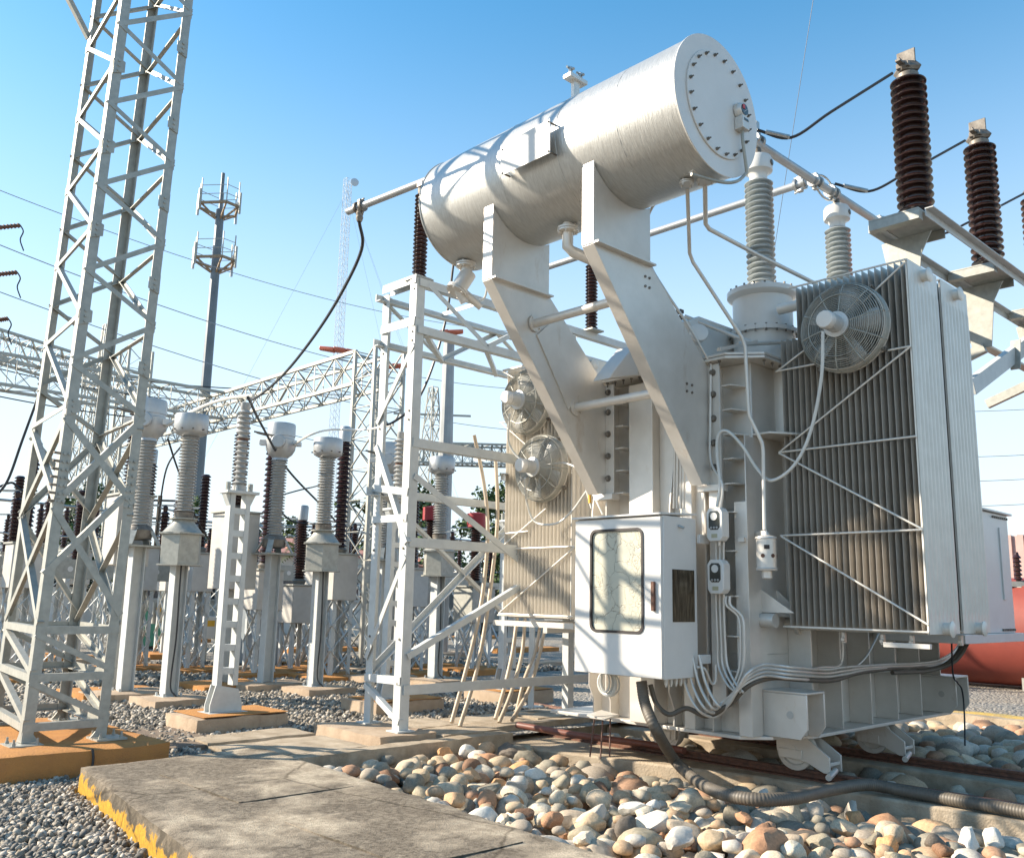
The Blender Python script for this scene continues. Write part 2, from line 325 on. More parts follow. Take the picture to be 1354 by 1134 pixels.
# loose gravel as real stones
def scatter_stones(name, polys, dens, smin, smax, avoid):
    phi = (1+5**.5)/2
    iv = np.array([(-1,phi,0),(1,phi,0),(-1,-phi,0),(1,-phi,0),(0,-1,phi),(0,1,phi),(0,-1,-phi),(0,1,-phi),(phi,0,-1),(phi,0,1),(-phi,0,-1),(-phi,0,1)])/1.9
    fc = np.array([(0,11,5),(0,5,1),(0,1,7),(0,7,10),(0,10,11),(1,5,9),(5,11,4),(11,10,2),(10,7,6),(7,1,8),(3,9,4),(3,4,2),(3,2,6),(3,6,8),(3,8,9),(4,9,5),(2,4,11),(6,2,10),(8,6,7),(9,8,1)])
    P = []
    for (x0, y0, x1, y1) in polys:
        n = int((x1-x0)*(y1-y0)*dens); P.append(np.stack([rng.uniform(x0, x1, n), rng.uniform(y0, y1, n)], 1))
    P = np.concatenate(P); keep = np.ones(len(P), bool)
    for (x0, y0, x1, y1) in avoid: keep &= ~((P[:,0] > x0) & (P[:,0] < x1) & (P[:,1] > y0) & (P[:,1] < y1))
    P = P[keep]; n = len(P)
    s = rng.uniform(smin, smax, (n,1,1)) * rng.uniform(.6, 1.25, (n,1,3)); s[:,:,2] *= .75
    jit = iv[None]*(1+rng.uniform(-.22, .22, (n,12,1)))*s
    q = rng.normal(size=(n,4)); q /= np.linalg.norm(q, axis=1, keepdims=True); a, b, c, d = q.T
    Rm = np.stack([np.stack([1-2*(c*c+d*d),2*(b*c-a*d),2*(b*d+a*c)],1),np.stack([2*(b*c+a*d),1-2*(b*b+d*d),2*(c*d-a*b)],1),np.stack([2*(b*d-a*c),2*(c*d+a*b),1-2*(b*b+c*c)],1)],1)
    vs = np.einsum('nij,nkj->nki', Rm, jit)
    vs[:,:,0] += P[:,0:1]; vs[:,:,1] += P[:,1:2]; vs[:,:,2] += rng.uniform(-.002, .028, (n,1))*(smax/.03)
    vs = vs.reshape(-1,3); fs = (fc[None]+12*np.arange(n)[:,None,None]).reshape(-1)
    me = bpy.data.meshes.new(name); me.vertices.add(len(vs)); me.vertices.foreach_set('co', vs.ravel())
    nf = len(fs)//3; me.loops.add(len(fs)); me.loops.foreach_set('vertex_index', fs)
    me.polygons.add(nf); me.polygons.foreach_set('loop_start', np.arange(nf)*3); me.polygons.foreach_set('loop_total', np.full(nf, 3)); me.update(); me.validate()
    me.materials.append(GRAVEL); o = bpy.data.objects.new(name, me); col.objects.link(o); o['kind'] = 'stuff'
    o['label'] = 'loose crushed grey gravel covering the yard between the footings'; o['category'] = 'gravel'
    return o
AV = [(2.25,7.95,3.62,10.3),(2.66,5.0,4.3,7.5),(4.2,7.5,9.6,9.0)]
scatter_stones('gravel', [(.9,4.6,4.4,9.6)], 1500, .017, .034, AV)
scatter_stones('gravel', [(1.6,9.0,9.6,13.8)], 560, .024, .044, AV)
scatter_stones('gravel', [(3,13.8,15,19)], 200, .034, .06, AV)
# ------------------------------------------------------------------ concrete works
def rough_edge(o, w=.02, strength=.012, sub=True):
    m = o.modifiers.new('bevel', 'BEVEL'); m.width = w; m.segments = 3; m.limit_method = 'ANGLE'; m.angle_limit = R(40)
def block(name, x0, y0, z0, x1, y1, z1, m, wob=.012, step=.12, kind=None, bev=.015):
    """concrete block with gridded, slightly broken surfaces"""
    bm = bmesh.new(); nx = max(1, int((x1-x0)/step)); ny = max(1, int((y1-y0)/step)); nz = max(1, int((z1-z0)/step))
    idx = {}
    def vert(i, j, k):
        if (i, j, k) not in idx:
            p = V(x0+(x1-x0)*i/nx, y0+(y1-y0)*j/ny, z0+(z1-z0)*k/nz)
            d = noise.noise_vector(p*2.3)*wob + noise.noise_vector(p*9)*wob*.5
            if k == 0: d.z = 0
            e = sum([i in (0, nx), j in (0, ny), k == nz])
            if e >= 2:
                c = V(0,0,0); s = bev*(1+noise.noise(p*6))
                if i in (0, nx): c.x = s if i == 0 else -s
                if j in (0, ny): c.y = s if j == 0 else -s
                if k == nz: c.z = -s*.6
                d += c*.7
            idx[(i, j, k)] = bm.verts.new(p+d)
        return idx[(i, j, k)]
    for i in range(nx):
        for j in range(ny): bm.faces.new([vert(i,j,nz), vert(i+1,j,nz), vert(i+1,j+1,nz), vert(i,j+1,nz)])
    for i in range(nx):
        for k in range(nz):
            bm.faces.new([vert(i,0,k), vert(i+1,0,k), vert(i+1,0,k+1), vert(i,0,k+1)]); bm.faces.new([vert(i+1,ny,k), vert(i,ny,k), vert(i,ny,k+1), vert(i+1,ny,k+1)])
    for j in range(ny):
        for k in range(nz):
            bm.faces.new([vert(0,j+1,k), vert(0,j,k), vert(0,j,k+1), vert(0,j+1,k+1)]); bm.faces.new([vert(nx,j,k), vert(nx,j+1,k), vert(nx,j+1,k+1), vert(nx,j,k+1)])
    bmesh.ops.recalc_face_normals(bm, faces=bm.faces)
    me = bpy.data.meshes.new(name); bm.to_mesh(me); bm.free(); me.materials.append(m)
    me.polygons.foreach_set('use_smooth', [True]*len(me.polygons)); me.set_sharp_from_angle(angle=R(50))
    o = bpy.data.objects.new(name, me); col.objects.link(o)
    if kind: o['kind'] = kind
    return o
def shear(o, f):
    for v in o.data.vertices: v.co = f(v.co)
    o.data.update()
# foreground slab (cable duct cover), edges not quite parallel to the transformer
sb = block('concrete_slab', 0, 0, -.3, 1, 1, .2, SLAB, wob=0, step=.02)
bpy.data.objects.remove(sb)
def slab_edge(t):  # t: Y
    return 2.66+(t-7.43)*(.41/2.86), 4.20+(t-7.47)*(.28/4.3)
sb = block('concrete_slab', 0, -1.5, -.50, 2.0, 7.45,   .2, SLAB, wob=.007, step=.07, kind='structure', bev=.03)
def f(c):
    a, b = slab_edge(c.y); return V(a+(b-a)*c.x/2.0, c.y, c.z)
shear(sb, f)
# shallow recessed lid joints in the slab
for k, (p, q) in enumerate((((2.95,6.35),(3.55,6.5)), ((3.55,6.5),(4.0,6.72)), ((2.95,6.35),(2.85,6.7)), ((3.0,4.35),(3.75,4.5)), ((3.0,4.35),(2.9,5.1)), ((2.9,5.1),(3.9,4.9)))):
    pass
lid = block('access_lid', 2.98, 5.55, .19, 3.85, 6.75, .210, SLAB, wob=.005, step=.08, bev=.006); tag(lid, 'low square concrete lid set into the foreground slab', 'lid')
lid = block('access_lid', 2.95, 3.75, .19, 3.72, 4.95, .210, SLAB, wob=.006, step=.08, bev=.006); tag(lid, 'rectangular concrete lid nearest the bottom edge on the foreground slab', 'lid')
# pit walls and trench covers
for (n_, a, m_, k_) in (('pit_wall', (4.22,7.45,-.50,7.2,7.66,.07), CONC2, 'structure'),):
    block(n_, *a, m_, kind=k_, wob=.012, step=.1)
block('pit_wall', 7.2, 7.9, -.50, 13.1, 8.1, .07, CONC2, kind='structure')
block('pit_wall', 7.0, 7.46, -.50, 7.2, 7.9, .06, CONC2, kind='structure')
block('pit_wall', 13.1, -3, -.50, 13.3, 8.1, .1, CONC2, kind='structure')
yk = block('kerb_stripe', 13.32, -3, -.1, 13.5, 8.1, .12, conc('yellow_kerb', (.5,.36,.10), (.33,.26,.14), scale=6), kind='structure')
covers = [(4.25,7.70,5.5,8.6),(6.45,7.72,7.3,8.3),(7.35,8.15,8.25,8.9),(8.3,8.15,9.2,8.9),(6.5,8.36,7.3,9.1),(4.3,8.68,5.5,9.2)]
for i, (a, b, c, d) in enumerate(covers):
    o = block('trench_cover', a, b, -.05, c, d, .06+.01*(i % 2), CONC2, wob=.01, step=.12); tag(o, ['tan concrete trench cover left of the steel frame footing', 'concrete trench cover where the cream hoses enter the ground', 'concrete trench cover behind the rusty pipe, nearer one', 'concrete trench cover behind the control cabinet', 'concrete trench cover right behind the steel frame footing', 'narrow concrete trench cover behind the tan cover left of the frame'][i], 'trench cover', 'trench covers')
o = block('frame_footing', 5.62, 7.70, -.2, 6.34, 8.95, .12, PADC, wob=.012, step=.1); tag(o, 'tan concrete footing under the tall steel frame at the pit edge', 'footing')
# rail plinths
def plinth(name, pts, z0, z1, m):
    b = MB().plate([(x, y, z0) for x, y in pts], (0, 0, z1-z0)); o = b.build(name, m, kind='structure', bevel=.02); return o
plinth('rail_plinth', [(8.42,-3),(8.42,7.88),(7.22,7.88),(7.22,7.1),(7.62,5.4),(7.76,4.9),(7.84,-3)], -.50, -.06, CONC2)
plinth('rail_plinth', [(9.85,-3),(9.85,7.88),(9.25,7.88),(9.25,-3)], -.50, -.06, CONC2)
for i, x in enumerate((8.02, 9.56)):
    t = thing('rail', ['rusty steel rail under the near wheels of the transformer', 'rusty steel rail under the far wheels of the transformer'][i], 'rail', (x, 2, -.06), 'rails under the transformer')
    m = MB(); prof = [(-.06,0),(.06,0),(.06,.012),(.012,.02),(.012,.055),(.032,.06),(.032,.082),(-.032,.082),(-.032,.06),(-.012,.055),(-.012,.02),(-.06,.012)]
    m.plate([(x+a, -3, -.06+b) for a, b in prof], (0, 10.9, 0)); m.build('rail_bar', RUST, t, smooth=False)
# ------------------------------------------------------------------ river stones
def stone_mesh(name, ang, seed, m):
    bm = bmesh.new(); bmesh.ops.create_icosphere(bm, subdivisions=3, radius=1)
    rs = random.Random(seed); off = V(rs.uniform(-9,9), rs.uniform(-9,9), rs.uniform(-9,9)); sc = V(rs.uniform(.85,1.25), rs.uniform(.75,1.0), rs.uniform(.55,.78))
    planes = [(V(rs.gauss(0,1), rs.gauss(0,1), rs.gauss(0,1)).normalized(), rs.uniform(.55,.85)) for _ in range(11 if ang else 7)]
    for v in bm.verts:
        p = v.co.copy()
        for n_, d in planes:
            e = p.dot(n_)-d
            if e > 0: p -= n_*e*(.95 if ang else .72)
        p *= 1+.2*noise.noise(p*1.1+off)+.08*noise.noise(p*2.6+off)+(.045*noise.noise(p*6+off) if ang else .014*noise.noise(p*7+off))
        v.co = V(p.x*sc.x, p.y*sc.y, p.z*sc.z)
    me = bpy.data.meshes.new(name); bm.to_mesh(me); bm.free(); me.materials.append(m)
    me.polygons.foreach_set('use_smooth', [True]*len(me.polygons))
    if ang: me.set_sharp_from_angle(angle=R(32))
    return me
RM = [stone_mesh('stone', False, i, STONE) for i in range(8)] + [stone_mesh('stone', True, 20+i, QUARTZ) for i in range(3)] + [stone_mesh('stone', True, 40+i, STONE) for i in range(8)]
def inframe(p, mrg=60):
    d = Vector(p)-EYE; z = d.dot(fw)
    if z < .5: return None
    x = 677+F*d.dot(rt)/z; y = 567-F*d.dot(up)/z
    return (x, y, z) if -mrg < x < 1354+mrg and -mrg < y < 1134+mrg else None
def pit_edge_l(y): return slab_edge(y)[1]
def pit_edge_r(y): return 7.22 if y > 7.1 else (7.22+(7.1-y)*.235 if y > 5.4 else (7.62+(5.4-y)*.28 if y > 4.9 else 7.78))
cand = []
def fill(xl, xr, ya, yb, spacing, smin, smax, z0, zj):
    y = ya
    while y < yb:
        l, r = xl(y)+.09, xr(y)-.10; x = l
        while x < r:
            s = random.uniform(smin*.85, smax); s = s if random.random() > .10 else s*1.4
            xx = x+random.uniform(-.35,.35)*spacing; dz = -.11*min(1, max(0, (xx-5.6)/1.7))*min(1, max(0, (7.2-y)/1.2)) if xx < 7.9 else (-.05 if xx < 9.4 else 0)
            cand.append((xx, y+random.uniform(-.35,.35)*spacing, z0+dz+random.uniform(-zj, zj), s))
            x += spacing*random.uniform(.8,1.2)
        y += spacing*.86
fill(pit_edge_l, pit_edge_r, 1.5, 7.35, .215, .09, .145, -.12, .03)
fill(pit_edge_l, lambda y: pit_edge_r(y)-.2, 1.6, 7.3, .30, .05, .12, -.035, .02)
fill(pit_edge_l, pit_edge_r, 1.5, 7.4, .2, .08, .12, -.24, .03)
fill(lambda y: 8.42, lambda y: 9.25, 2, 7.8, .27, .08, .14, -.13, .03)
fill(lambda y: 9.85, lambda y: 13.1, 1.5, 7.8, .27, .09, .16, -.06, .04)
fill(lambda y: 9.85, lambda y: 13.1, 1.5, 7.8, .25, .08, .13, -.18, .03)
vis = []
for c in cand:
    q = inframe(c[:3], 30)
    if q: vis.append((c, c[3]*F/q[2]*(1 if c[2] > -.15 else .45)*(1 if c[0] < 7.9 else .62 if c[1] < 6.5 else .2)))
vis.sort(key=lambda a: -a[1])
for i, (c, s_) in enumerate(vis[:300]):
    o = bpy.data.objects.new('stone', random.choice(RM)); col.objects.link(o); o.parent = pit; o.location = c[:3]
    o.scale = (c[3]*random.uniform(.9,1.15), c[3]*random.uniform(.9,1.1), c[3]*random.uniform(.95,1.2)); o.rotation_euler = (random.uniform(-.5,.5), random.uniform(-.5,.5), random.uniform(0,6.28))
# the smaller and hidden rest as one mass
def rest_stones(lst):
    low = []
    for i in range(5):
        bm = bmesh.new(); bmesh.ops.create_icosphere(bm, subdivisions=2, radius=1)
        for v in bm.verts: v.co *= 1+.22*noise.noise(v.co*1.3+V(i*3.1,0,0)); v.co.z *= .7
        low.append((np.array([v.co[:] for v in bm.verts]), [tuple(v.index for v in f.verts) for f in bm.faces])); bm.free()
    mb = MB()
    for c, s_ in lst:
        vv, ff = random.choice(low); a = random.uniform(0,6.28); ca, sa = math.cos(a), math.sin(a); sx = random.uniform(.9,1.3)
        vs = [(c[0]+c[3]*(x*sx*ca-y*sa), c[1]+c[3]*(x*sx*sa+y*ca), c[2]+c[3]*z) for x, y, z in vv]; mb.add(vs, ff)
    m = island_mat('small_river_stone', [(.46,.32,.20),(.38,.32,.25),(.50,.39,.26),(.22,.20,.16),(.56,.51,.43),(.40,.24,.15),(.48,.41,.31),(.30,.27,.21)], obj=False, bump=0)
    me = bpy.data.meshes.new('small_stones'); me.from_pydata(mb.v, [], mb.f); me.update(); me.polygons.foreach_set('use_smooth', [True]*len(me.polygons)); me.materials.append(m)
    o = bpy.data.objects.new('small_stones', me); col.objects.link(o); o.parent = pit; o['kind'] = 'stuff'
rest_stones(vis[300:])
# ------------------------------------------------------------------ TRANSFORMER
T = thing('power_transformer', 'large pale grey power transformer on rails with its oil tank overhead, radiators and fans', 'transformer', (7.35, 4.5, .02))
X0, Y0, Y1, X1 = 7.35, 4.50, 6.35, 10.75
m = MB()
m.plate([(X0,Y0,.36),(X1,Y0,.36),(X1,Y1,.36),(X0,Y1,.36)], (0,0,3.36))
m.box((7.15,5.50,.36),(X0,5.80,3.66)); m.box((7.2,5.08,.36),(X0,5.2,3.6))
m.box((7.26,4.98,1.0),(7.35,5.50,3.4))
tank = m.build('tank', TANK, T, bevel=.008)
m = MB(); m.plate([(7.2,4.62,.33),(7.42,4.42,.33),(7.66,4.42,.33),(7.78,4.24,.33),(10.85,4.24,.33),(10.85,6.9,.33),(7.2,6.9,.33)], (0,0,.03)); m.build('base_flange', TANK, T, bevel=.004)
# vertical ribs, near (-Y) side and left (-X) side
for x in (7.86, 8.4, 9.0, 9.58, 10.16, 10.7):
    MB().plate([(x,Y0,.362),(x,4.27,.362),(x,4.27,1.2),(x,4.33,3.0),(x,Y0,3.3)], (.018,0,0)).build('rib', TANK, T, bevel=.003)
for y in (4.9, 5.33, 5.75, 6.1, 6.32):
    MB().plate([(X0,y,.362),(7.23,y,.362),(7.23,y,.52),(7.16,y,.66),(7.16,y,3.3) if y < 5 else (7.2,y,2.4),(X0,y,3.4)], (0,.016,0)).build('rib', TANK, T, bevel=.003)
m = MB(); m.box((7.20,Y0-.005,.362),(7.22,Y0+.12,2.4)); m.box((7.2,4.488,.362),(7.36,4.50,3.0)); m.build('corner_stiffener', TANK, T, bevel=.003)
# channel posts with bolts that carry the conservator legs
for k, y in enumerate((4.77, 6.05)):
    c = MB(); c.box((7.13,y-.07,.60 if k == 0 else 2.5),(7.15,y+.07,3.7)); c.box((7.15,y+.04,.6),(7.35,y+.055,3.7)); c.box((7.08,y-.09,2.50),(7.2,y+.16,2.56))
    po = c.build('leg_post', TANK, T, bevel=.003)
    b = MB()
    for z in (2.72, 2.95, 3.18, 3.41, 3.62): b.bolt((7.13,y,z), (-1,0,0), .024, .03); b.cyl((7.13,y,z),(7.124,y,z),.034,16)
    b.build('bolt_row', CAST, po, kind='stuff')
    for z in (.9,1.2,1.55,1.95,2.3,2.56,2.79,3.02,3.25,3.48):
        if k == 1 and z < 2.5: continue
        MB().plate([(7.16,y-.07,z),(7.16,y-.17,z),(X0,y-.24,z),(X0,y-.07,z)], (0,0,.012)).build('stiffener', TANK, T)
# cover with bolts
m = MB(); m.plate([(7.08,4.60,3.72),(7.3,4.32,3.72),(10.85,4.32,3.72),(10.85,6.5,3.72),(7.08,6.5,3.72)], (0,0,.028)); m.plate([(7.08,4.60,3.754),(7.3,4.32,3.754),(10.85,4.32,3.754),(10.85,6.5,3.754),(7.08,6.5,3.754)], (0,0,.026))
cov = m.build('cover', TANK, T, bevel=.004)
b = MB()
for i in range(18): b.lathe([(.016,0),(.016,.018),(.007,.018),(.007,.05)], (7.11,4.68+i*.105,3.722), (0,0,-1), 6)
for i in range(24): b.lathe([(.016,0),(.016,.018),(.007,.018),(.007,.05)], (7.36+i*.14,4.36,3.722), (0,0,-1), 6)
b.build('cover_bolts', CAST, cov, kind='stuff')
# shelf and pocket at the near corner
MB().plate([(7.35,4.5,3.02),(7.35,4.32,3.02),(7.7,4.08,3.02),(8.3,4.08,3.02),(8.3,4.5,3.02)], (0,0,.02)).build('shelf_plate', TANK, T, bevel=.003)
MB().lathe([(.30,0),(.30,.68)], (8.06,4.5,3.04), (0,0,1), 32).build('turret_pocket', TANK, T)
# jacking boxes
for (xa, xb) in ((7.40, 7.72), (10.62, 10.98)):
    j = MB(); ya = 4.08
    j.box((xa,ya+.0,.735),(xb,4.5,.755)); j.plate([(xa,4.5,.735),(xa,4.5,.362),(xa,4.15,.362),(xa,ya,.45),(xa,ya,.735)], (.02,0,0)); j.plate([(xb-.02,4.5,.735),(xb-.02,4.5,.362),(xb-.02,4.15,.362),(xb-.02,ya,.45),(xb-.02,ya,.735)], (.02,0,0)); j.box((xa+.02,4.24,.362),(xb-.02,4.26,.735))
    jb = j.build('jacking_box', TANK, T, bevel=.006)
    MB().cyl((xa-.003,4.24,.56),(xa+.004,4.24,.56),.033,20).build('jack_hole', mat('jack_hole_metal', (.5,.48,.44), rough=.4), jb); MB().cyl(((xa+xb)/2,4.236,.56),((xa+xb)/2,4.24,.56),.03,20).build('jack_hole', DARK, jb)
# wheels and their brackets
for x in (8.02, 9.56):
    for y in (4.52, 5.98):
        wq = MB().lathe([(.03,-.075),(.06,-.08),(.07,-.065),(.125,-.065),(.135,-.078),(.178,-.075),(.182,-.055),(.165,-.05),(.160,.05),(.02,.055)], (x,y,.19), (1,0,0), 36).build('wheel', TANK, T)
        MB().lathe([(.045,-.12),(.045,.1),(.02,.1)], (x,y,.19), (1,0,0), 16).build('axle', TANK, wq)
        k = MB()
        for s in (-.115, .095): k.plate([(x+s,y-.12,.33),(x+s,y-.36,.17),(x+s,y-.36,.03),(x+s,y-.30,.03),(x+s,y-.14,.10),(x+s,y+.10,.12),(x+s,y+.16,.18),(x+s,y+.16,.33)] if y < 5 else [(x+s,y-.16,.33),(x+s,y-.16,.12),(x+s,y+.16,.12),(x+s,y+.16,.33)], (.02,0,0))
        if y < 5: k.box((x-.095,y-.35,.09),(x+.095,y-.33,.12))
        k.box((x-.15,y-.19,.31),(x+.15,y+.19,.329))
        kk = k.build('wheel_bracket', TANK, T, bevel=.004)
        MB().box((x-.128,y-.10,.12),(x-.116,y+.13,.20)).build('axle_keeper', TANK, kk, bevel=.003)
        if y < 5: MB().cyl((x-.22,y-.40,.02),(x+.02,y-.34,.045),.028,12).build('wheel_stop', TANK, T)
# ---- conservator
CX, CZ, CR, CY0, CY1 = 5.965, 5.515, .585, 3.90, 7.12
cv = MB().lathe([(CR*.2,0),(CR,.0),(CR,CY1-CY0-.06),(CR*.995,CY1-CY0),(CR*.93,CY1-CY0+.03),(CR*.7,CY1-CY0+.11),(CR*.3,CY1-CY0+.16),(.01,CY1-CY0+.17)], (CX,CY0,CZ), (0,1,0), 96).build('conservator', TANK2, T)
e = MB(); e.lathe([(.01,0),(CR+.012,0),(CR+.012,.012),(.01,.012)], (CX,CY0-.012,CZ), (0,1,0), 96); e.build('end_plate', CABM, cv, bevel=.003)
MB().lathe([(.01,0),(.455,0),(.455,.014),(.01,.014)], (CX+.01,CY0-.027,CZ+.01), (0,1,0), 64).build('end_cover', CABM, cv, bevel=.003)
b = MB()
for i in range(20):
    t = 2*math.pi*(i+.5)/20; p = V(CX+.01+.422*math.cos(t), CY0-.027, CZ+.01+.422*math.sin(t)); b.bolt(p, (0,-1,0), .015, .016); b.cyl(p, p+V(0,-.034,0), .0075, 6)
b.build('cover_bolts', CAST, cv, kind='stuff')
MB().ring((CX,CY1-.02,CZ), (0,1,0), CR+.002, .008, 96, 6).build('seam', TANK2, cv); MB().ring((CX,5.18,CZ), (0,1,0), CR, .0035, 96, 6).build('seam', TANK2, cv)
# oil level gauge on the end cover
gx, gz = 6.235, 5.56; gg = MB().lathe([(.07,0),(.075,.02),(.06,.06),(.055,.065)], (gx,CY0-.03,gz), (0,-1,0), 24); gg.box((gx-.055,CY0-.11,gz-.18),(gx+.045,CY0-.03,gz-.07)); gg = gg.build('oil_level_gauge', TANK, cv, bevel=.003)
MB().lathe([(.01,0),(.05,0),(.05,.004),(.01,.004)], (gx,CY0-.0955,gz), (0,-1,0), 24).build('dial', GLASS, gg)
MB().box((gx-.035,CY0-.1045,gz+.0),(gx-.004,CY0-.1005,gz+.035)).build('dial_mark', mat('red_print', (.6,.05,.05), rough=.4), gg); MB().bar((gx-.02,CY0-.1025,gz-.03),(gx+.03,CY0-.1025,gz+.01),.006,.003).build('pointer', WHITEC, gg)
MB().box((gx-.035,CY0-.113,gz-.11),(gx+.03,CY0-.1105,gz-.09)).build('tag_plate', GLASS, gg)
MB().tube(curve([(gx,CY0-.07,gz-.18),(gx,CY0-.07,gz-.28),(gx+.06,CY0-.06,gz-.50),(gx+.05,CY0-.05,gz-.55),(gx-.05,CY0-.03,gz-.64),(gx-.2,CY0+.02,gz-.68),(gx-.50,CY0+.1,gz-.69)]), .014, 8).build('gauge_cable', GALV, cv)
# blank plate standing off the tank
np_ = MB().plate([on(661.5,194,X=5.30),on(727,157,X=5.30),on(727,202,X=5.30),on(662.5,232.5,X=5.30)], (.006,0,0)).build('blank_plate', PLATE, cv)
b = MB()
for (a_, c_) in ((664,198),(725,161),(725,200),(664,229)): p = on(a_, c_, X=5.30); b.cyl(p+V(-.012,0,0), p+V(.10,0,0), .009, 8)
b.build('plate_studs', CAST, cv, kind='stuff')
# fitting on top
p = V(5.9,5.42,CZ+CR)
h = MB(); h.lathe([(.07,-.02),(.07,.03),(.03,.035)], p, (0,0,1), 16); h.box(p+V(-.04,-.02,.0),p+V(.04,.02,.26)); h.box(p+V(-.12,-.05,.25),p+V(.12,.05,.29)); ho = h.build('top_fitting', TANK, cv, bevel=.003)
b = MB()
for s in (-.07,.07): b.cyl(p+V(s,0,.28),p+V(s,0,.36),.02,8); b.cyl(p+V(s-.05,0,.36),p+V(s+.05,.03,.38),.012,6); b.cyl(p+V(s,-.04,.34),p+V(s+.02,.04,.40),.014,6)
b.build('valve_pair', ALU, ho, kind='stuff')
for y in (4.5, 5.9): MB().tube([(CX-CR*math.cos(R(a)),y,CZ+CR*math.sin(R(a))) for a in range(-60,61,10)], .0035, 5).build('weld_bead', TANK2, cv)
w_ = MB()
for z in (1.05, 2.35): w_.tube([(X0-.002,4.56,z),(X0-.002,6.3,z)], .004, 5); 
w_.tube([(7.5,Y0-.002,1.05),(10.6,Y0-.002,1.05)], .004, 5); w_.build('weld_bead', TANK, T, kind='stuff')
# ---- legs of the conservator
def legweb(y):
    arc = []
    for i in range(13):
        t = R(222+i*(318-222)/12-0); arc.append((CX+(CR+.006)*math.cos(t), y, CZ+(CR+.006)*math.sin(t)))
    xl, xr = 5.50, 6.26
    arc = [a for a in arc if xl < a[0] < xr]
    zl = CZ-math.sqrt((CR+.006)**2-(CX-xl)**2); zr = CZ-math.sqrt((CR+.006)**2-(xr-CX)**2)
    return [(xl,y,4.45),(xl,y,zl)] + arc + [(xr,y,zr),(xr,y,4.46),(7.13,y,3.68),(7.13,y,2.56),(7.02,y,2.56)]
for k, y in enumerate((4.82, 6.085)):
    lg = MB().plate(legweb(y), (0,.014,0)).build('conservator_leg', TANK, T, bevel=.003)
    fl = MB(); t_ = .016
    def strip(p, q, y=y): fl.plate([(p[0],y-.002,p[1]),(q[0],y-.002,q[1]),(q[0],y+.13,q[1]),(p[0],y+.13,p[1])], Vector((q[1]-p[1],0,-(q[0]-p[0]))).normalized()*t_)
    strip((5.50,5.20),(5.50,4.45)); strip((5.50,4.45),(7.02,2.56))
    fl.build('leg_flange', TANK, lg, bevel=.003)
    f2 = MB(); f2.plate([(6.26,y+.014,4.46),(7.13,y+.014,3.68),(7.13,y+.12,3.68),(6.26,y+.12,4.46)], (.01,0,.012)); f2.box((6.25,y+.014,4.46),(6.264,y+.12,4.98)); f2.build('leg_flange', TANK, lg)
    f3 = MB(); f3.box((5.48,y-.06,4.44),(6.27,y-.0,4.455)); f3.build('leg_seam', TANK, lg)
    if k == 0:
        b = MB()
        for (xx, zz) in ((6.78,3.46),(6.86,3.46),(6.78,3.39),(6.86,3.39),(6.18,4.33),(6.24,4.33),(6.18,4.24),(6.24,4.24)): b.bolt((xx,y,zz), (0,-1,0), .013, .012)
        b.build('bolt_group', CAST, lg, kind='stuff')
    else:
        MB().plate([(6.09,y-.004,4.02),(6.38,y-.004,4.28),(6.92,y-.004,3.82),(6.55,y-.004,3.35)], (0,-.01,0)).build('shadow_plate', TANK, lg)  # added plate standing in for a shadow cast on this leg
for (xx, zz) in ((6.06,4.13),(6.66,3.39)):
    tb = MB().cyl((xx,6.085,zz),(xx,4.834,zz),.042,20).build('cross_tube', TANK, T)
    f_ = MB().lathe([(.085,0),(.085,.015),(.05,.017)], (xx,6.075,zz), (0,-1,0), 24)
    for i in range(4): t = R(45+90*i); f_.bolt((xx+.067*math.cos(t),6.06,zz+.067*math.sin(t)), (0,-1,0), .011, .014)
    f_.build('tube_flange', TANK, tb)
# ---- pipework under the conservator
def flange(mb, c, ax, r, t=.02, n=6):
    c = Vector(c); ax = Vector(ax).normalized(); mb.lathe([(r,0),(r,t)], c, ax, 24); mb.lathe([(r,0),(r,t)], c+ax*(t+.004), ax, 24)
    ref = V(1,0,0) if abs(ax.x) < .9 else V(0,1,0); a = ax.cross(ref).normalized(); b = ax.cross(a)
    for i in range(n): q = 2*math.pi*i/n; p = c + (a*math.cos(q)+b*math.sin(q))*r*.82 - ax*.012; mb.lathe([(r*.12,0),(r*.12,2*t+.03)], p, ax, 6)
zb = CZ-CR
v = MB(); flange(v, (5.9,5.5,zb-.03), (0,0,-1), .10); v.tube([(5.9,5.5,zb+.02),(5.9,5.5,zb-.22),(5.93,5.46,zb-.27),(6.2,5.30,zb-.37)], .052, 16); flange(v, (6.16,5.33,zb-.355), V(.27,-.17,-.12), .095); v.tube([(6.2,5.3,zb-.37),(6.5,5.12,zb-.48),(6.56,5.1,zb-.6)], .05, 16); v.lathe([(.05,0),(.09,.04),(.09,.14),(.04,.2)], (6.34,5.22,zb-.50), (0,0,-1), 16); v.build('drain_pipe', TANK, T, bevel=.002)
v = MB(); q = V(5.9,6.95,zb); flange(v, q+V(0,0,0), (0,0,-1), .105); v.cyl(q, q+V(0,0,-.14), .05, 16); d_ = V(-.05,-.45,-.75).normalized(); d_ = V(-.32,.12,-.6).normalized(); v.cyl(q+V(.04,0,-.10), q+V(.04,0,-.10)+d_*.24, .085, 20); flange(v, q+V(.04,0,-.10)+d_*.22, d_, .12); v.cyl(q+V(.04,0,-.1)+d_*.22, q+V(.04,0,-.1)+d_*.28+V(.1,-.04,-.08), .05, 12); v.cyl(q+V(-.02,0,-.32), q+V(.16,-.08,-.46), .04, 12); v.build('relief_valve', TANK, T, bevel=.002)
MB().tube(curve([on(630,398,Y=6.9),on(641,393,Y=6.9),on(645,370,Y=6.8),on(648,350,Y=6.6),on(660,335,Y=6.4)]), .012, 8).build('cable', WHITEC, T)
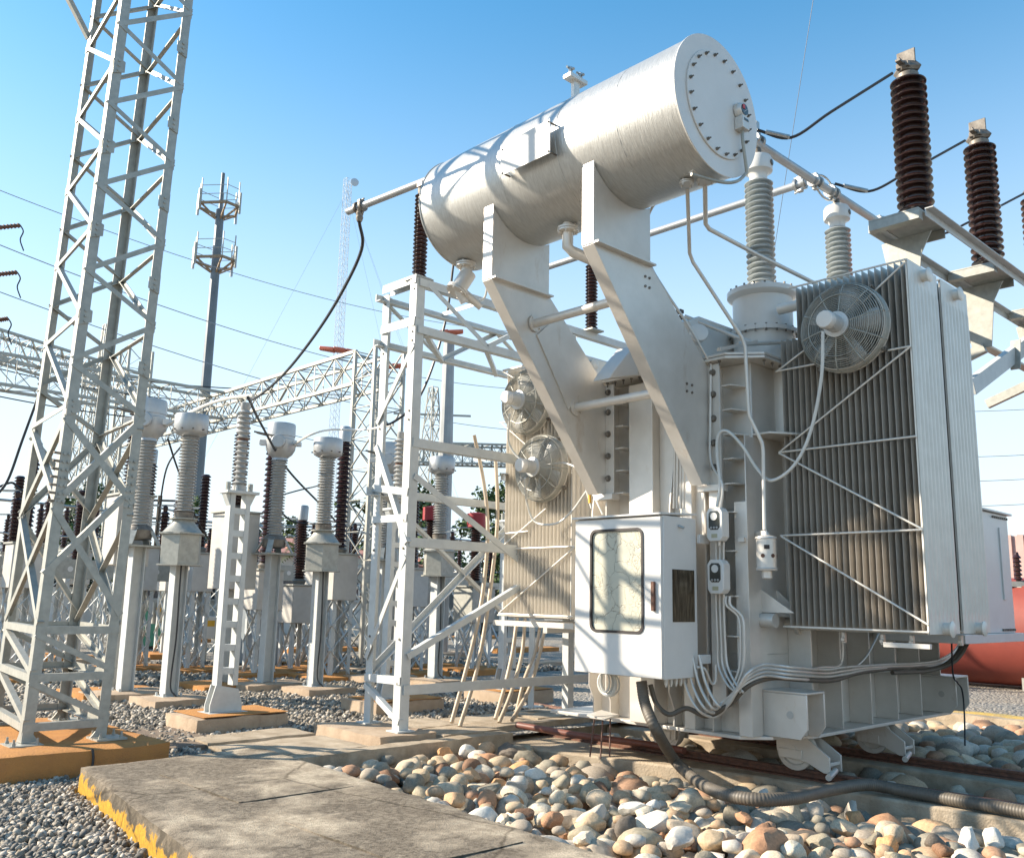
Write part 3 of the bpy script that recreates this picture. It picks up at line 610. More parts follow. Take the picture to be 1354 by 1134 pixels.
def pipe(name, pts, r, m_, par=T, sm=False, seg=10): return MB().tube(curve(pts) if sm else pts, r, seg).build(name, m_, par)
def P2(lst, **k): return [on(a, b, **k) for a, b in lst]
# breather pipe
bp_ = [on(908,222,X=CX-.05)]+[on(912,340,X=6.6),on(985,452,X=7.05),on(990,548,X=7.06),on(1009,588,X=7.15),on(1011,700,X=7.15)]
pp = [bp_[0]] 
for i in range(1, len(bp_)): pp += [bp_[i-1].lerp(bp_[i], .06), bp_[i-1].lerp(bp_[i], .94)] if i > 1 else [bp_[0].lerp(bp_[1], .95)]
pipe('breather_pipe', pp+[bp_[-1]], .017, TANK)
f_ = MB(); flange(f_, on(908,240,X=CX-.05), (0,0,-1), .06, .012, 4); f_.build('pipe_flange', TANK, T)
c_ = on(1013,718,X=7.15)
br = MB().lathe([(.02,.10),(.035,.07),(.09,.055),(.095,.04),(.085,.035),(.085,-.21),(.095,-.22),(.09,-.235),(.045,-.24),(.045,-.30),(.02,-.31)], c_, (0,0,1), 24).build('silica_breather', TANK, T)
b = MB()
for a in (190, 250, 310): t = R(a); b.cyl(c_+V(.082*math.cos(t),.082*math.sin(t),-.11), c_+V(.088*math.cos(t),.088*math.sin(t),-.11), .018, 10)
b.build('sight_window', RUST, br); MB().bar(c_+V(-.087,-.03,-.035), c_+V(-.06,-.068,-.035), .006, .035).build('name_band', DARK, br)
MB().box((7.16,4.56,c_.z+.02),(7.2,4.5,c_.z+.06)).build('bracket', TANK, T); MB().bar(c_+V(0,0,.09), (7.35,4.5,c_.z+.09), .02, .05).build('bracket', TANK, T)
# second pipe to the turret
a = on(932,232,X=CX+.05); pts = [a, on(933,296,X=6.4), on(938,303,X=6.45), on(1000,336,X=7.2), on(1080,376,X=8.0)]
pipe('oil_pipe', pts, .02, TANK); f_ = MB(); flange(f_, on(932,236,X=CX+.05), (0,0,-1), .075, .014, 6); f_.cyl(a+V(-.2,.0,-.02), a+V(.1,-.05,-.02), .03, 12); f_.build('pipe_flange', TANK, T)
pipe('control_pipe', [on(908,246,X=6.2),on(880,258,X=6.4),on(862,275,X=6.5),on(855,300,X=6.55),on(858,345,X=6.6),on(880,385,X=6.7),on(910,430,X=6.9),on(940,482,X=7.12)], .013, TANK, sm=True)
pipe('control_pipe', [on(940,482,X=7.12),on(939,560,X=7.1),on(940,610,X=7.08),on(955,640,X=7.06),on(952,680,X=7.06)], .012, TANK, sm=True)
pipe('relay_pipe', [on(905,418,X=7.3),on(960,440,X=7.6),on(1000,455,X=7.6)], .02, TANK)
# fallen cable ladder between fans and leg (yellow tape)
MB().bar(on(776,600,X=7.3), on(780,665,X=7.3), .02, .03).build('yellow_tape', YEL, T)
# ---- turrets and grey bushings
def sheds(z0, z1, n, rc, rb, rs=None):
    pr = []; dz = (z1-z0)/n
    for i in range(n):
        z = z0+i*dz; ro = rb if (rs is None or i % 2 == 0) else rs
        pr += [(rc, z+dz*.10), (rc+(ro-rc)*.55, z+dz*.14), (ro-.004, z+dz*.22), (ro, z+dz*.32), (ro-.006, z+dz*.42), (rc+(ro-rc)*.45, z+dz*.62), (rc, z+dz*.82)]
    return pr
def turret(x, y, lab=None):
    m = MB().lathe([(.30,0),(.30,.40),(.345,.40),(.345,.42),(.345,.445),(.30,.445),(.30,.78),(.34,.80),(.355,.82),(.355,.845),(.355,.87),(.2,.875)], (x,y,3.78), (0,0,1), 48)
    t = m.build('turret', CABM, T, bevel=.003); b = MB()
    for zz in (4.16, 4.60):
        for i in range(20): a = 2*math.pi*i/20; b.lathe([(.012,0),(.012,.075)], (x+.333*math.cos(a),y+.333*math.sin(a),zz), (0,0,1), 6)
    b.build('turret_bolts', CAST, t, kind='stuff'); return t
def bushing(x, y, z, h, r):
    m = MB().lathe([(r*1.25,0),(r*1.25,.03),(r*.9,.035),(r*.9,.10)], (x,y,z), (0,0,1), 32); m.build('bushing_base', ALU, T)
    MB().lathe([(.05,.05)]+sheds(.08, h*.80, 19, r*.70, r)+[(.04,h*.8)], (x,y,z), (0,0,1), 32).build('bushing_porcelain', GREYP, T)
    hh = h*.80
    hd = MB().lathe([(r*.6,hh),(r*.6,hh+.05),(r*.72,hh+.08),(r*.98,hh+.10),(r,hh+.12),(r,hh+.23),(r*.9,hh+.26),(r*.4,hh+.30),(.04,hh+.31)], (x,y,z), (0,0,1), 32).build('bushing_head', CABM, T)
    MB().lathe([(.045,hh+.30),(.035,hh+.36),(.018,hh+.42),(.018,hh+.50)], (x,y,z), (0,0,1), 12).build('terminal_stud', CAST, hd)
    d = V(.15,-.99,0).normalized(); c = V(x,y,z+hh+.17)+d*(r-.012); g_ = MB().lathe([(.03,0),(.034,.018),(.028,.02)], c, d, 16).build('level_window', CAST, hd); MB().lathe([(.022,.018),(.022,.024)], c, d, 16).build('glass', GLASS, g_)
for (x, y) in ((8.10,4.80),(9.84,4.80),(11.55,4.8)):
    if x < 11: turret(x, y)
for (x, y) in ((8.10,4.80),(9.84,4.80)):
    bushing(x, y, 4.655, 1.55, .150)
# equipment on the cover
h = MB(); h.plate([on(806,500,Y=5.62),on(812,490,Y=5.62),on(838,457,Y=5.62),on(868,452,Y=5.62),on(868,493,Y=5.62)], (0,.22,0)); h.build('hatch_housing', CABM, T, bevel=.008)
h = MB().plate([(7.18,5.55,3.785),(7.18,6.15,3.785),(7.75,6.15,3.785),(7.75,5.55,3.785)], (0,0,.03)); h.build('hatch_flange', TANK, T, bevel=.003)
for (x, y, z0) in ((7.72,5.95,4.12),(7.9,6.5,3.85)):
    m = MB().lathe([(.13,0),(.13,.03),(.06,.04)]+[(a,b+.04) for a, b in sheds(0,.33,4,.05,.085)]+[(.02,.38),(.02,.46)], (x,y,z0), (0,0,1), 20); m.build('small_bushing', GREYP, T)
h = MB().plate([on(911,424,Y=5.1),on(925,418,Y=5.1),on(985,440,Y=5.1),on(990,470,Y=5.1),on(935,482,Y=5.1)], (0,.45,0)); h.build('cover_housing', CABM, T, bevel=.01)
h = MB().lathe([(.07,0),(.07,.1),(.09,.1),(.09,.14),(.05,.15)], on(920,448,Y=5.0), (-.6,-.7,.2), 20); h.build('relay_cap', CABM, T, bevel=.003)
for i in range(4): MB().box(on(899,412+i*8,Y=5.5)-V(.03,.03,.02), on(899,412+i*8,Y=5.5)+V(.03,.03,.018)).build('terminal_block', DARK, T)
MB().cyl((7.3,4.6,3.9),(8.05,4.42,4.05),.022,10).build('relay_pipe', TANK, T)
MB().bar(on(950,462,Y=4.6), on(1000,452,Y=4.5), .04, .03).build('cover_rail', TANK, T)
# ---- radiators
FP = .058
def fin_mesh(x0, x1, z0, z1, t=.015):
    """one pressed radiator fin: flat hollow plate with a rounded, fluted edge"""
    m = MB(); w_ = x1-x0; n = 16; prof = []
    for i in range(n+1):
        u = i/n; h = t*.5*(1 if 0 < i < n else .2)*(1 if i % 2 else .62); prof.append((x0+w_*u, h))
    ring = [(a, -b) for a, b in prof] + [(a, b) for a, b in reversed(prof)]
    k = len(ring); vs = []
    for z, s in ((z0,.15),(z0+.05,1),(z1-.05,1),(z1,.15)): vs += [(a, b*s, z) for a, b in ring]
    fs = [(r_*k+i, r_*k+(i+1) % k, (r_+1)*k+(i+1) % k, (r_+1)*k+i) for r_ in range(3) for i in range(k)] + [tuple(range(k-1,-1,-1)), tuple(3*k+i for i in range(k))]
    m.add(vs, fs); return m
def end_fin(x0, x1, z0, z1):
    m = MB(); w_ = x1-x0; nf = 8; cols_ = []
    for i in range(nf):
        c = x0+w_*(i+.5)/nf; hw = w_/nf*.5
        cols_ += [(c-hw,0),(c-hw*.62,0),(c-hw*.3,-.013),(c+hw*.3,-.013),(c+hw*.62,0)]
    cols_.append((x1,0)); zs = [z0,z0+.14,z0+.20,z1-.24,z1-.18,z1]; k = len(cols_)
    vs = []
    for j, z in enumerate(zs):
        for (a, b) in cols_: vs.append((a, b if j in (2,3) else 0, z))
    for z in (z0, z1):
        for (a, b) in (cols_[0], cols_[-1]): vs.append((a, .02, z))
    fs = [(j*k+i, j*k+i+1, (j+1)*k+i+1, (j+1)*k+i) for j in range(5) for i in range(k-1)]
    n0 = 6*k
    m.add(vs, fs); m.plate([(x0,.004,z0),(x1,.004,z0),(x1,.004,z1),(x0,.004,z1)], (0,.014,0)); return m
def radiator(x0, ya, yb, zb_, zt, label_hint, first_low=0, wd=.62, endface=True, pt=T, fm=None):
    fm = fm or RADM
    rad = MB().tube([(x0+wd/2, ya-.05, zb_+.02-.0),(x0+wd/2, yb+.12, zb_+.02)], .052, 20)
    ro = rad.build('radiator', RADM, pt, label=label_hint); MB().tube([(x0+wd/2, ya-.05, zt-.07),(x0+wd/2, yb+.12, zt-.07)], .052, 20).build('header_pipe', RADM, ro)
    for z in (zb_+.02, zt-.07): MB().lathe([(.062,0),(.066,.012),(.05,.022)], (x0+wd/2, ya-.05, z), (0,-1,0), 24).build('header_cap', RADM, ro)
    me = None; y = ya+FP; n = 0
    nfin = int((yb-ya)/FP)
    meA = fin_mesh(x0, x0+wd, zb_+.0, zt).mesh('fin'); meB = fin_mesh(x0, x0+wd, zb_+.0, zt-.48).mesh('fin')
    for mm in (meA, meB): mm.materials.append(fm)
    off = pt.location+ro.location
    for i in range(1, nfin):
        o = bpy.data.objects.new('fin', meB if i >= nfin-first_low else meA); col.objects.link(o); o.parent = ro; o.location = V(0, ya+i*FP, 0)-off
    ef = end_fin(x0, x0+wd, zb_-.02, zt+.01)
    ef.v = [(a, b+ya, c) for a, b, c in ef.v]; ef.build('end_fin', RADM, ro)
    for (za, zb2) in ((zt-.005, zt-.03), (zb_+.0, zb_-.02)): MB().bar((x0-.012, ya, zt-.002 if za > 3 else zb_), (x0-.012, yb-(first_low*FP if za > 3 else 0), zt-.002 if za > 3 else zb_), .014, .014).build('edge_rod', RADM, ro)
    return ro
RX = 7.56
radiator(RX, 3.08, 4.36, 1.30, 4.42, 'near radiator bank with the single fan', first_low=3, fm=RADSHADE)
radiator(RX+.70, 3.08, 4.36, 1.30, 4.42, 'second radiator bank behind the near one', first_low=3, fm=RADSHADE)
radiator(RX+.04, 6.98, 8.16, 1.30, 4.30, 'left radiator bank carrying two fans')
radiator(RX+.74, 6.98, 8.16, 1.30, 4.30, 'left rear radiator bank')
# bracing rods on the fan faces
xr_ = RX-.022
def rods(par, segs, x=xr_):
    for (a, b) in segs: MB().tube([on(*a, X=x), on(*b, X=x)], .009, 8).build('brace_rod', RADM, par)
rods(T, [((1026,491),(1204,457.5)),((1204,458),(1030,598)),((1030,598),(1212,576.5)),((1030,599),(1219,699)),((1032,708),(1220,700)),((1033,709),(1228,826)),((1027,491),(1078,452)),((1135,405),(1196,347))])
rods(T, [((661,559),(760,545)),((664,560),(700,592)),((661,706),(698,702)),((661,726),(760,722)),((760,723),(660,810)),((661,725),(722,672)),((666,491),(703,481)),((665,491),(690,506)),((660,811),(758,815))], x=RX+.02)
# headers to the tank, valve flanges, gusset
for x in (RX+.31, RX+1.01):
    v = MB(); v.tube([(x,4.30,1.32),(x,4.52,1.32)], .062, 16); flange(v, (x,4.36,1.32), (0,1,0), .10, .02, 6); v.tube([(x,4.30,4.35),(x,4.42,4.35),(x,4.5,4.3),(x,4.5,3.9)] if False else [(x,4.30,3.62),(x,4.5,3.62)], .06, 16); v.build('radiator_valve', TANK, T, bevel=.002)
    MB().plate([(x-.18,4.5,1.62),(x-.18,4.5,1.38),(x-.18,4.22,1.38)], (.012,0,0)).build('gusset', TANK, T)
v = MB(); v.tube([(7.42,4.5,1.35),(7.42,4.36,1.35)], .062, 16); v.build('pipe_stub', TANK, T); MB().plate([(7.42,4.5,1.62),(7.42,4.5,1.42),(7.42,4.18,1.42)], (.012,0,0)).build('gusset', TANK, T)
for x in (RX+.33, RX+1.03):
    v = MB(); v.tube([(x,6.3,1.32),(x,7.0,1.32)], .06, 16); v.tube([(x,6.3,3.6),(x,7.0,3.6)], .06, 16); flange(v, (x,6.8,3.6), (0,1,0), .1); v.build('radiator_pipe', TANK, T)
b = MB()
for (xx, yy) in ((7.86,3.95),(7.86,3.6),(7.86,3.35),(8.5,3.2)): b.box((xx-.02,yy-.015,1.17),(xx+.02,yy+.015,1.26)); b.bolt((xx-.02,yy,1.2), (-1,0,0), .02, .02)
b.box((7.55,3.08,1.165),(7.59,3.46,1.205)); b.build('radiator_lugs', TANK, T, kind='stuff', bevel=.003)
# support under left radiators
b = MB(); b.box((7.55,6.9,1.18),(7.62,8.2,1.24)); b.box((8.2,6.9,1.18),(8.26,8.2,1.24)); b.box((7.55,7.3,1.12),(8.3,7.36,1.18)); b.build('radiator_support', TANK, T)
# ---- fans
FANM = mat('fan_blade_paint', (.60,.60,.58), rough=.35, metal=.2)
def fan(c, rad, name, ax=V(-1,0,0), par=T, twist=0):
    c = Vector(c); y_ = V(0,-1,0); z_ = V(0,0,1)
    sh = MB(); n = 48; w_ = .10
    for (ra, a0, a1) in ((rad,0,w_),): sh.lathe([(ra,0),(ra+.012,0),(ra+.012,.012),(ra+.002,.014),(ra-.008,w_),(ra-.012,w_),(ra-.004,.012)], c, ax, n)
    f0 = sh.v and MB(); f0 = MB()
    k = n
    prof = [(rad+.015,0),(rad+.015,.01),(rad+.003,.014),(rad+.0,.09),(rad-.006,.09),(rad-.004,.01),(rad+.005,0)]
    vs = []; a_ = y_; b_ = z_
    for r_, h_ in prof:
        for i in range(k): t = 2*math.pi*i/k; vs.append(c+ax*h_+(a_*math.cos(t)+b_*math.sin(t))*r_)
    f0.add(vs, [(j*k+i, j*k+(i+1) % k, ((j+1) % len(prof))*k+(i+1) % k, ((j+1) % len(prof))*k+i) for j in range(len(prof)) for i in range(k)])
    fo = f0.build('fan', RADM, par, label=name)
    g_ = MB(); nr = 17
    def dome(r): return .09+.085*math.sqrt(max(0, 1-(r/rad)**2))
    for i in range(nr): r_ = .10+(rad-.10)*(i+.5)/nr; g_.ring(c+ax*dome(r_), ax, r_, .0042, 40, 4)
    for h_ in (.022,.04,.058,.076): g_.ring(c+ax*h_, ax, rad+.012, .0042, 40, 4)
    g_.ring(c+ax*dome(.62*rad), ax, .72*rad, .005, 40, 5)
    for i in range(10):
        t = 2*math.pi*(i+.3+twist)/10; e = a_*math.cos(t)+b_*math.sin(t)
        g_.tube([c+ax*dome(r_)+e*r_ for r_ in (.09,.16,.24,.32,rad*.92,rad)]+[c+ax*.02+e*(rad+.014)], .0065, 5)
    g_.build('guard', GALV, fo)
    bl = MB()
    for i in range(5):
        th = 2*math.pi*(i+twist)/5; rows = []
        for rr, ch, pitch in ((.10,.10,38),(.2,.17,30),(.3,.21,24),(rad-.03,.20,19)):
            row = []
            for s in (-.5,-.17,.17,.5):
                an = th + (ch*s)/max(rr,.01)*math.cos(R(pitch)) + .25*(rr-.1)
                e = a_*math.cos(an)+b_*math.sin(an); row.append(c + e*rr + ax*(.045 + s*ch*math.sin(R(pitch)) + .012*(1-4*s*s)))
            rows.append(row)
        vs = [p for r_ in rows for p in r_]; fs = [(j*4+i2, j*4+i2+1, (j+1)*4+i2+1, (j+1)*4+i2) for j in range(3) for i2 in range(3)]
        one = MB().add(vs, fs); b_o = one.build('blade', FANM, fo); so_ = b_o.modifiers.new('solid', 'SOLIDIFY'); so_.thickness = .004
    MB().lathe([(.10,.01),(.105,.08),(.10,.17),(.115,.18),(.115,.20),(.078,.205),(.078,.33),(.07,.335)], c, ax, 28).build('hub', FANM, fo)
    mo = MB().lathe([(.075,.335),(.08,.34),(.083,.375),(.075,.405),(.02,.41)], c, ax, 12); mo.build('motor', CABM, fo, bevel=.004)
    for i in range(4):
        t = R(45+90*i+8); e = a_*math.cos(t)+b_*math.sin(t); q = c+e*(rad+.03)
        l = MB(); l.cyl(q-ax*.02, q+ax*.02, .02, 10); l.cyl(q+ax*.0, q+ax*.035, .012, 6); l.bar(c+e*(rad+.01)+ax*.004, q, .03, .006); l.build('fan_lug', CAST, fo)
    return fo
f1 = fan((RX-.05,3.625,3.90), .385, 'big fan high on the near radiator bank')
f2_ = fan((RX-.03,7.62,3.80), .375, 'upper fan on the left radiator bank', twist=.3)
f3_ = fan((RX-.03,7.36,2.98), .375, 'lower fan on the left radiator bank', twist=.55)
# fan cables
X_ = 7.08
pipe('fan_cable', [on(1088,438,X=7.1),on(1086,500,X=7.15),on(1072,570,X=7.2),on(1050,615,X=7.2),on(1020,635,X=7.2),on(1000,618,X=7.18),on(982,590,X=7.12),on(962,570,X=7.08),on(950,575,X=7.06),on(948,600,X=7.06),on(952,640,X=7.06),on(948,670,X=7.06)], .0145, WHITEC, sm=True, seg=10)
pipe('fan_cable', [on(674,548,X=7.1),on(673,585,X=7.3),on(690,608,X=7.4),on(720,614,X=7.45),on(745,612,X=7.45),on(768,620,X=7.45)], .012, WHITEC, sm=True)
pipe('fan_cable', [on(694,632,X=7.1),on(697,665,X=7.3),on(708,690,X=7.4),on(735,692,X=7.4),on(756,676,X=7.4),on(775,650,X=7.3),on(785,640,X=7.3)], .012, WHITEC, sm=True)
pipe('fan_cable', [on(768,612,X=7.3),on(778,640,X=7.25),on(790,665,X=7.2),on(797,680,X=7.2)], .010, WHITEC, sm=True)
pipe('fan_cable', [on(771,600,X=7.32),on(774,640,X=7.3),on(782,672,X=7.3)], .010, WHITEC, sm=True)
# ---- gauges (two round thermometers in white boxes)
def tbox(cx_, cz_, y_=4.70):
    x = 7.00; w_, h_ = .085, .15
    oc = [(x,y_-w_+.03,cz_-h_),(x,y_+w_-.03,cz_-h_),(x,y_+w_,cz_-h_+.04),(x,y_+w_,cz_+h_-.04),(x,y_+w_-.03,cz_+h_),(x,y_-w_+.03,cz_+h_),(x,y_-w_,cz_+h_-.04),(x,y_-w_,cz_-h_+.04)]
    g_ = MB().plate(oc, (.11,0,0)).build('temperature_gauge', CABM, T, bevel=.008)
    k = .66; ic = [(x-.004, y_+(p[1]-y_)*k, cz_+.035+(p[2]-cz_)*k*.85) for p in oc]
    MB().plate(ic, (.006,0,0)).build('window', GLASS, g_)
    MB().lathe([(.035,0),(.035,.003)], (x-.005,y_,cz_+.07), (-1,0,0), 20).build('dial', CABM, g_)
    for s in (-.03,0,.03): MB().lathe([(.011,0),(.009,.006)], (x-.005,y_+s,cz_-.03), (-1,0,0), 10).build('knob', LGREYP, g_)
    MB().box((x-.004,y_-.03,cz_-.12),(x+.004,y_+.03,cz_-.085)).build('label_plate', mat('faded_label', (.45,.42,.28), rough=.5), g_)
tbox(0, on(962,692,X=7.0).z); tbox(0, on(963,762,X=7.0).z)
MB().cyl((7.06,4.69,2.0),(7.06,4.69,2.14),.014,8).build('gauge_conduit', TANK, T)
# ---- conduits on the tank
bun = [(905,868),(914,905),(930,935),(950,938),(968,922),(985,898),(1010,886),(1045,889),(1090,892),(1115,889),(1145,884),(1180,882),(1210,881),(1240,877),(1262,864),(1273,846),(1277,832)]
for i in range(4):
    dx = (i-1.5)*6.2; pts = []
    for j, (a, b) in enumerate(bun):
        if j < 3: q = on(a+dx*1.4+6, b-dx*.3, X=6.86+.02*i)
        elif j < 6: q = on(a+dx*.5, b-dx*1.0, X=7.04)
        elif j < 8: q = on(a, b-dx*.8, X=7.22)
        else: q = on(a, b-dx*(.75 if j < 10 else .45), Y=4.235-.012*i)
        pts.append(q)
    pipe('conduit', pts if False else pts, .0125, TANK, sm=True)
for i in range(3):
    pipe('conduit', [on(947+i*5,805,X=7.09),on(949+i*5,850,X=7.09),on(950+i*6,880,X=7.09),on(962+i*6,905,X=7.07),on(975+i*4,915,X=7.05)], .011, TANK, sm=True)
for i in range(3): MB().tube([on(947+i*5,700,X=7.1),on(947+i*5,812,X=7.1)], .009, 8).build('conduit', TANK, T)
for i in range(2): pipe('conduit', [on(960+i*5,788,X=7.05),on(961+i*5,800,X=7.05),on(976+i*5,815,X=7.1),on(979+i*5,840,X=7.1),on(978+i*5,880,X=7.1),on(970+i*5,905,X=7.08)], .012, TANK, sm=True)
for i in range(4): MB().tube([on(893+i*4.2,556,X=7.2),on(891+i*4.3,672,X=7.2)], .012, 8).build('conduit', TANK, T)
pipe('thick_conduit', [on(860,905,X=6.7),on(868,930,X=6.75),on(885,944,X=6.8),on(908,936,X=6.9),on(935,946,X=7.0),on(965,930,X=7.06),on(990,906,X=7.12),on(1020,896,X=7.3),on(1060,898,X=7.5),on(1100,899,Y=4.23),on(1140,888,Y=4.23),on(1200,882,Y=4.23),on(1240,882,Y=4.21),on(1262,868,Y=4.1),on(1272,850,Y=4.0),on(1276,835,Y=3.9)], .022, HOSE, sm=True, seg=12)
pipe('thick_conduit', [on(1180,889,Y=4.2),on(1230,886,Y=4.18),on(1262,874,Y=4.05),on(1278,852,Y=3.95),on(1282,835,Y=3.85)], .022, HOSE, sm=True, seg=12)
pipe('conduit', [on(1112,832,Y=4.2),on(1114,865,Y=4.2),on(1108,880,Y=4.22),on(1085,882,Y=4.22),on(1060,886,Y=4.22),on(1020,884,Y=4.3)], .013, TANK, sm=True)
pipe('conduit', [on(1163,835,Y=4.2),on(1145,868,Y=4.2),on(1125,885,Y=4.22),on(1110,888,Y=4.22)], .01, TANK, sm=True)
pipe('earth_cable', [on(1258,838,Y=4.0),on(1260,890,Y=4.05),on(1266,902,Y=4.05),on(1272,912,Y=4.05),on(1275,940,Y=4.05),on(1276,985,Y=4.0)], .009, BLACK, sm=True)
# left-bank pieces behind cabinet: base plate with rods
tr = MB(); c_ = on(797,945,X=6.9); tr.plate([on(776,944,X=6.8),on(800,950,X=6.55),on(818,944,X=6.85),on(795,938,X=7.2)], (0,0,-.015)); tr.build('step_plate', TANK, T)
for a, b in (((786,950),(780,1000)),((797,952),(794,1002)),((807,950),(806,1000))): pipe('rusty_rod', [on(*a, X=6.7), on(*b, X=6.6)], .0075, RUST)
# ------------------------------------------------------------------ control cabinet (bolted to the transformer: a part)
cx0, cx1, cy0, cy1, cz0, cz1 = 6.45, 6.97, 4.875, 5.885, .845, 2.24
cb = MB().box((cx0+.03,cy0,cz0),(cx1,cy1,cz1)).build('control_cabinet', CABM, T, bevel=.006)
MB().plate([(cx0-.02,cy0-.01,cz1+.002),(cx0-.02,cy1+.025,cz1+.002),(cx1,cy1+.025,cz1+.03),(cx1,cy0-.01,cz1+.03)], (0,0,.018)).build('cabinet_roof', CABM, cb, bevel=.003)
wy0, wy1, wz0, wz1 = 5.075, 5.70, 1.145, 2.06   # window opening
wy1 = on(783,760,X=cx0).y; wy0 = on(848.5,760,X=cx0).y; wz1 = on(815,702,X=cx0).z; wz0 = on(815,833,X=cx0).z
d = MB(); ya, yb_ = cy0+.008, cy1-.008; za, zb2 = cz0+.008, cz1-.015; dx0, dx1 = cx0, cx0+.028
d.box((dx0,ya,za),(dx1,yb_,wz0)); d.box((dx0,ya,wz1),(dx1,yb_,zb2)); d.box((dx0,ya,wz0),(dx1,wy0,wz1)); d.box((dx0,wy1,wz0),(dx1,yb_,wz1))
dr = d.build('cabinet_door', CABM, cb, smooth=False)
def rrect(y0, y1, z0, z1, r, n=6):
    pts = []
    for (cy_, cz_, a0) in ((y1-r,z1-r,0),(y0+r,z1-r,90),(y0+r,z0+r,180),(y1-r,z0+r,270)):
        for i in range(n+1): t = R(a0+90*i/n); pts.append((cy_+r*math.cos(t), cz_+r*math.sin(t)))
    return pts
g_ = MB(); o_ = rrect(wy0-.022,wy1+.022,wz0-.022,wz1+.022,.07); i_ = rrect(wy0,wy1,wz0,wz1,.055); k = len(o_)
vs = [(dx0-.010,a,b) for a,b in o_]+[(dx0-.010,a,b) for a,b in i_]+[(dx0+.004,a,b) for a,b in o_]+[(dx0+.01,a,b) for a,b in i_]
fs = [(i,(i+1)%k,k+(i+1)%k,k+i) for i in range(k)]+[(i,2*k+i,2*k+(i+1)%k,(i+1)%k) for i in range(k)]+[(k+i,k+(i+1)%k,3*k+(i+1)%k,3*k+i) for i in range(k)]
g_.add(vs, fs); g_.build('window_gasket', DARK, dr)
def pane_mat():
    m = bpy.data.materials.new('cracked_film_pane'); m.use_nodes = True; n = m.node_tree.nodes; L = m.node_tree.links; b = n['Principled BSDF']; b.inputs['Roughness'].default_value = .4; b.inputs['Coat Weight'].default_value = .25; b.inputs['Coat Roughness'].default_value = .12
    tc = n.new('ShaderNodeTexCoord'); nz = n.new('ShaderNodeTexNoise'); nz.inputs['Scale'].default_value = 5; nz.inputs['Detail'].default_value = 6; L.new(tc.outputs['Object'], nz.inputs[0])
    wr = n.new('ShaderNodeMix'); wr.data_type = 'RGBA'; wr.inputs[0].default_value = .16; L.new(tc.outputs['Object'], wr.inputs[6]); L.new(nz.outputs[1], wr.inputs[7])
    vo = n.new('ShaderNodeTexVoronoi'); vo.feature = 'DISTANCE_TO_EDGE'; vo.inputs['Scale'].default_value = 6; L.new(wr.outputs[2], vo.inputs[0])
    vo2 = n.new('ShaderNodeTexVoronoi'); vo2.feature = 'DISTANCE_TO_EDGE'; vo2.inputs['Scale'].default_value = 22; L.new(wr.outputs[2], vo2.inputs[0])
    r1 = n.new('ShaderNodeMapRange'); r1.inputs[1].default_value = .0; r1.inputs[2].default_value = .018; L.new(vo.outputs[0], r1.inputs[0])
    r2 = n.new('ShaderNodeMapRange'); r2.inputs[1].default_value = .0; r2.inputs[2].default_value = .05; L.new(vo2.outputs[0], r2.inputs[0])
    ms = n.new('ShaderNodeMapRange'); ms.inputs[1].default_value = .5; ms.inputs[2].default_value = .62; L.new(nz.outputs[0], ms.inputs[0])
    mx0 = n.new('ShaderNodeMath'); mx0.operation = 'MAXIMUM'; L.new(r2.outputs[0], mx0.inputs[0]); iv = n.new('ShaderNodeMath'); iv.operation = 'SUBTRACT'; iv.inputs[0].default_value = 1; L.new(ms.outputs[0], iv.inputs[1]); L.new(iv.outputs[0], mx0.inputs[1])
    mn = n.new('ShaderNodeMath'); mn.operation = 'MINIMUM'; L.new(r1.outputs[0], mn.inputs[0]); L.new(mx0.outputs[0], mn.inputs[1])
    cr = n.new('ShaderNodeValToRGB'); cr.color_ramp.elements[0].color = (.24,.21,.15,1); cr.color_ramp.elements[1].color = (.50,.48,.38,1); L.new(mn.outputs[0], cr.inputs[0])
    n2 = n.new('ShaderNodeTexNoise'); n2.inputs['Scale'].default_value = 3.1; L.new(tc.outputs['Object'], n2.inputs[0]); r3 = n.new('ShaderNodeMapRange'); r3.inputs[1].default_value = .56; r3.inputs[2].default_value = .62; r3.inputs[4].default_value = .55; L.new(n2.outputs[0], r3.inputs[0])
    mx = n.new('ShaderNodeMix'); mx.data_type = 'RGBA'; L.new(r3.outputs[0], mx.inputs[0]); L.new(cr.outputs[0], mx.inputs[6]); mx.inputs[7].default_value = (.32,.34,.30,1); L.new(mx.outputs[2], b.inputs['Base Color'])
    bp = n.new('ShaderNodeBump'); bp.inputs['Strength'].default_value = .4; bp.inputs['Distance'].default_value = .01; L.new(mn.outputs[0], bp.inputs['Height']); L.new(bp.outputs[0], b.inputs['Normal'])
    return m
MB().box((dx0+.008,wy0-.01,wz0-.01),(dx0+.014,wy1+.01,wz1+.01)).build('window_pane', pane_mat(), dr)
hy = on(865,790,X=cx0).y; hz = on(865,788,X=cx0).z
MB().box((cx0-.028,hy-.018,hz-.125),(cx0-.001,hy+.018,hz+.125)).build('door_handle', RUST, dr, bevel=.005)
sp = mat('brushed_steel_plate', (.30,.24,.17), (.06,.045,.03), rough=.22, metal=.8, scale=9, stretch=(6,6,.5))
MB().box((on(889,788,Y=cy0).x,cy0-.004,on(903,822,Y=cy0).z),(on(918,788,Y=cy0).x,cy0-.001,on(903,753,Y=cy0).z)).build('steel_plate', sp, cb)
MB().cyl((6.70,cy0,2.16),(6.72,cy0-.05,2.14),.012,8).build('vent_stub', ALU, cb)
for z in (2.06, 1.00): MB().box((6.97,4.84,z-.04),(7.12,4.87,z+.04)).build('cabinet_bracket', CABM, cb, bevel=.004)
b = MB()
for i in range(5): b.lathe([(.018,0),(.018,.05),(.012,.05),(.012,.07)], (6.60+i*.07,4.95,cz0), (0,0,-1), 8)
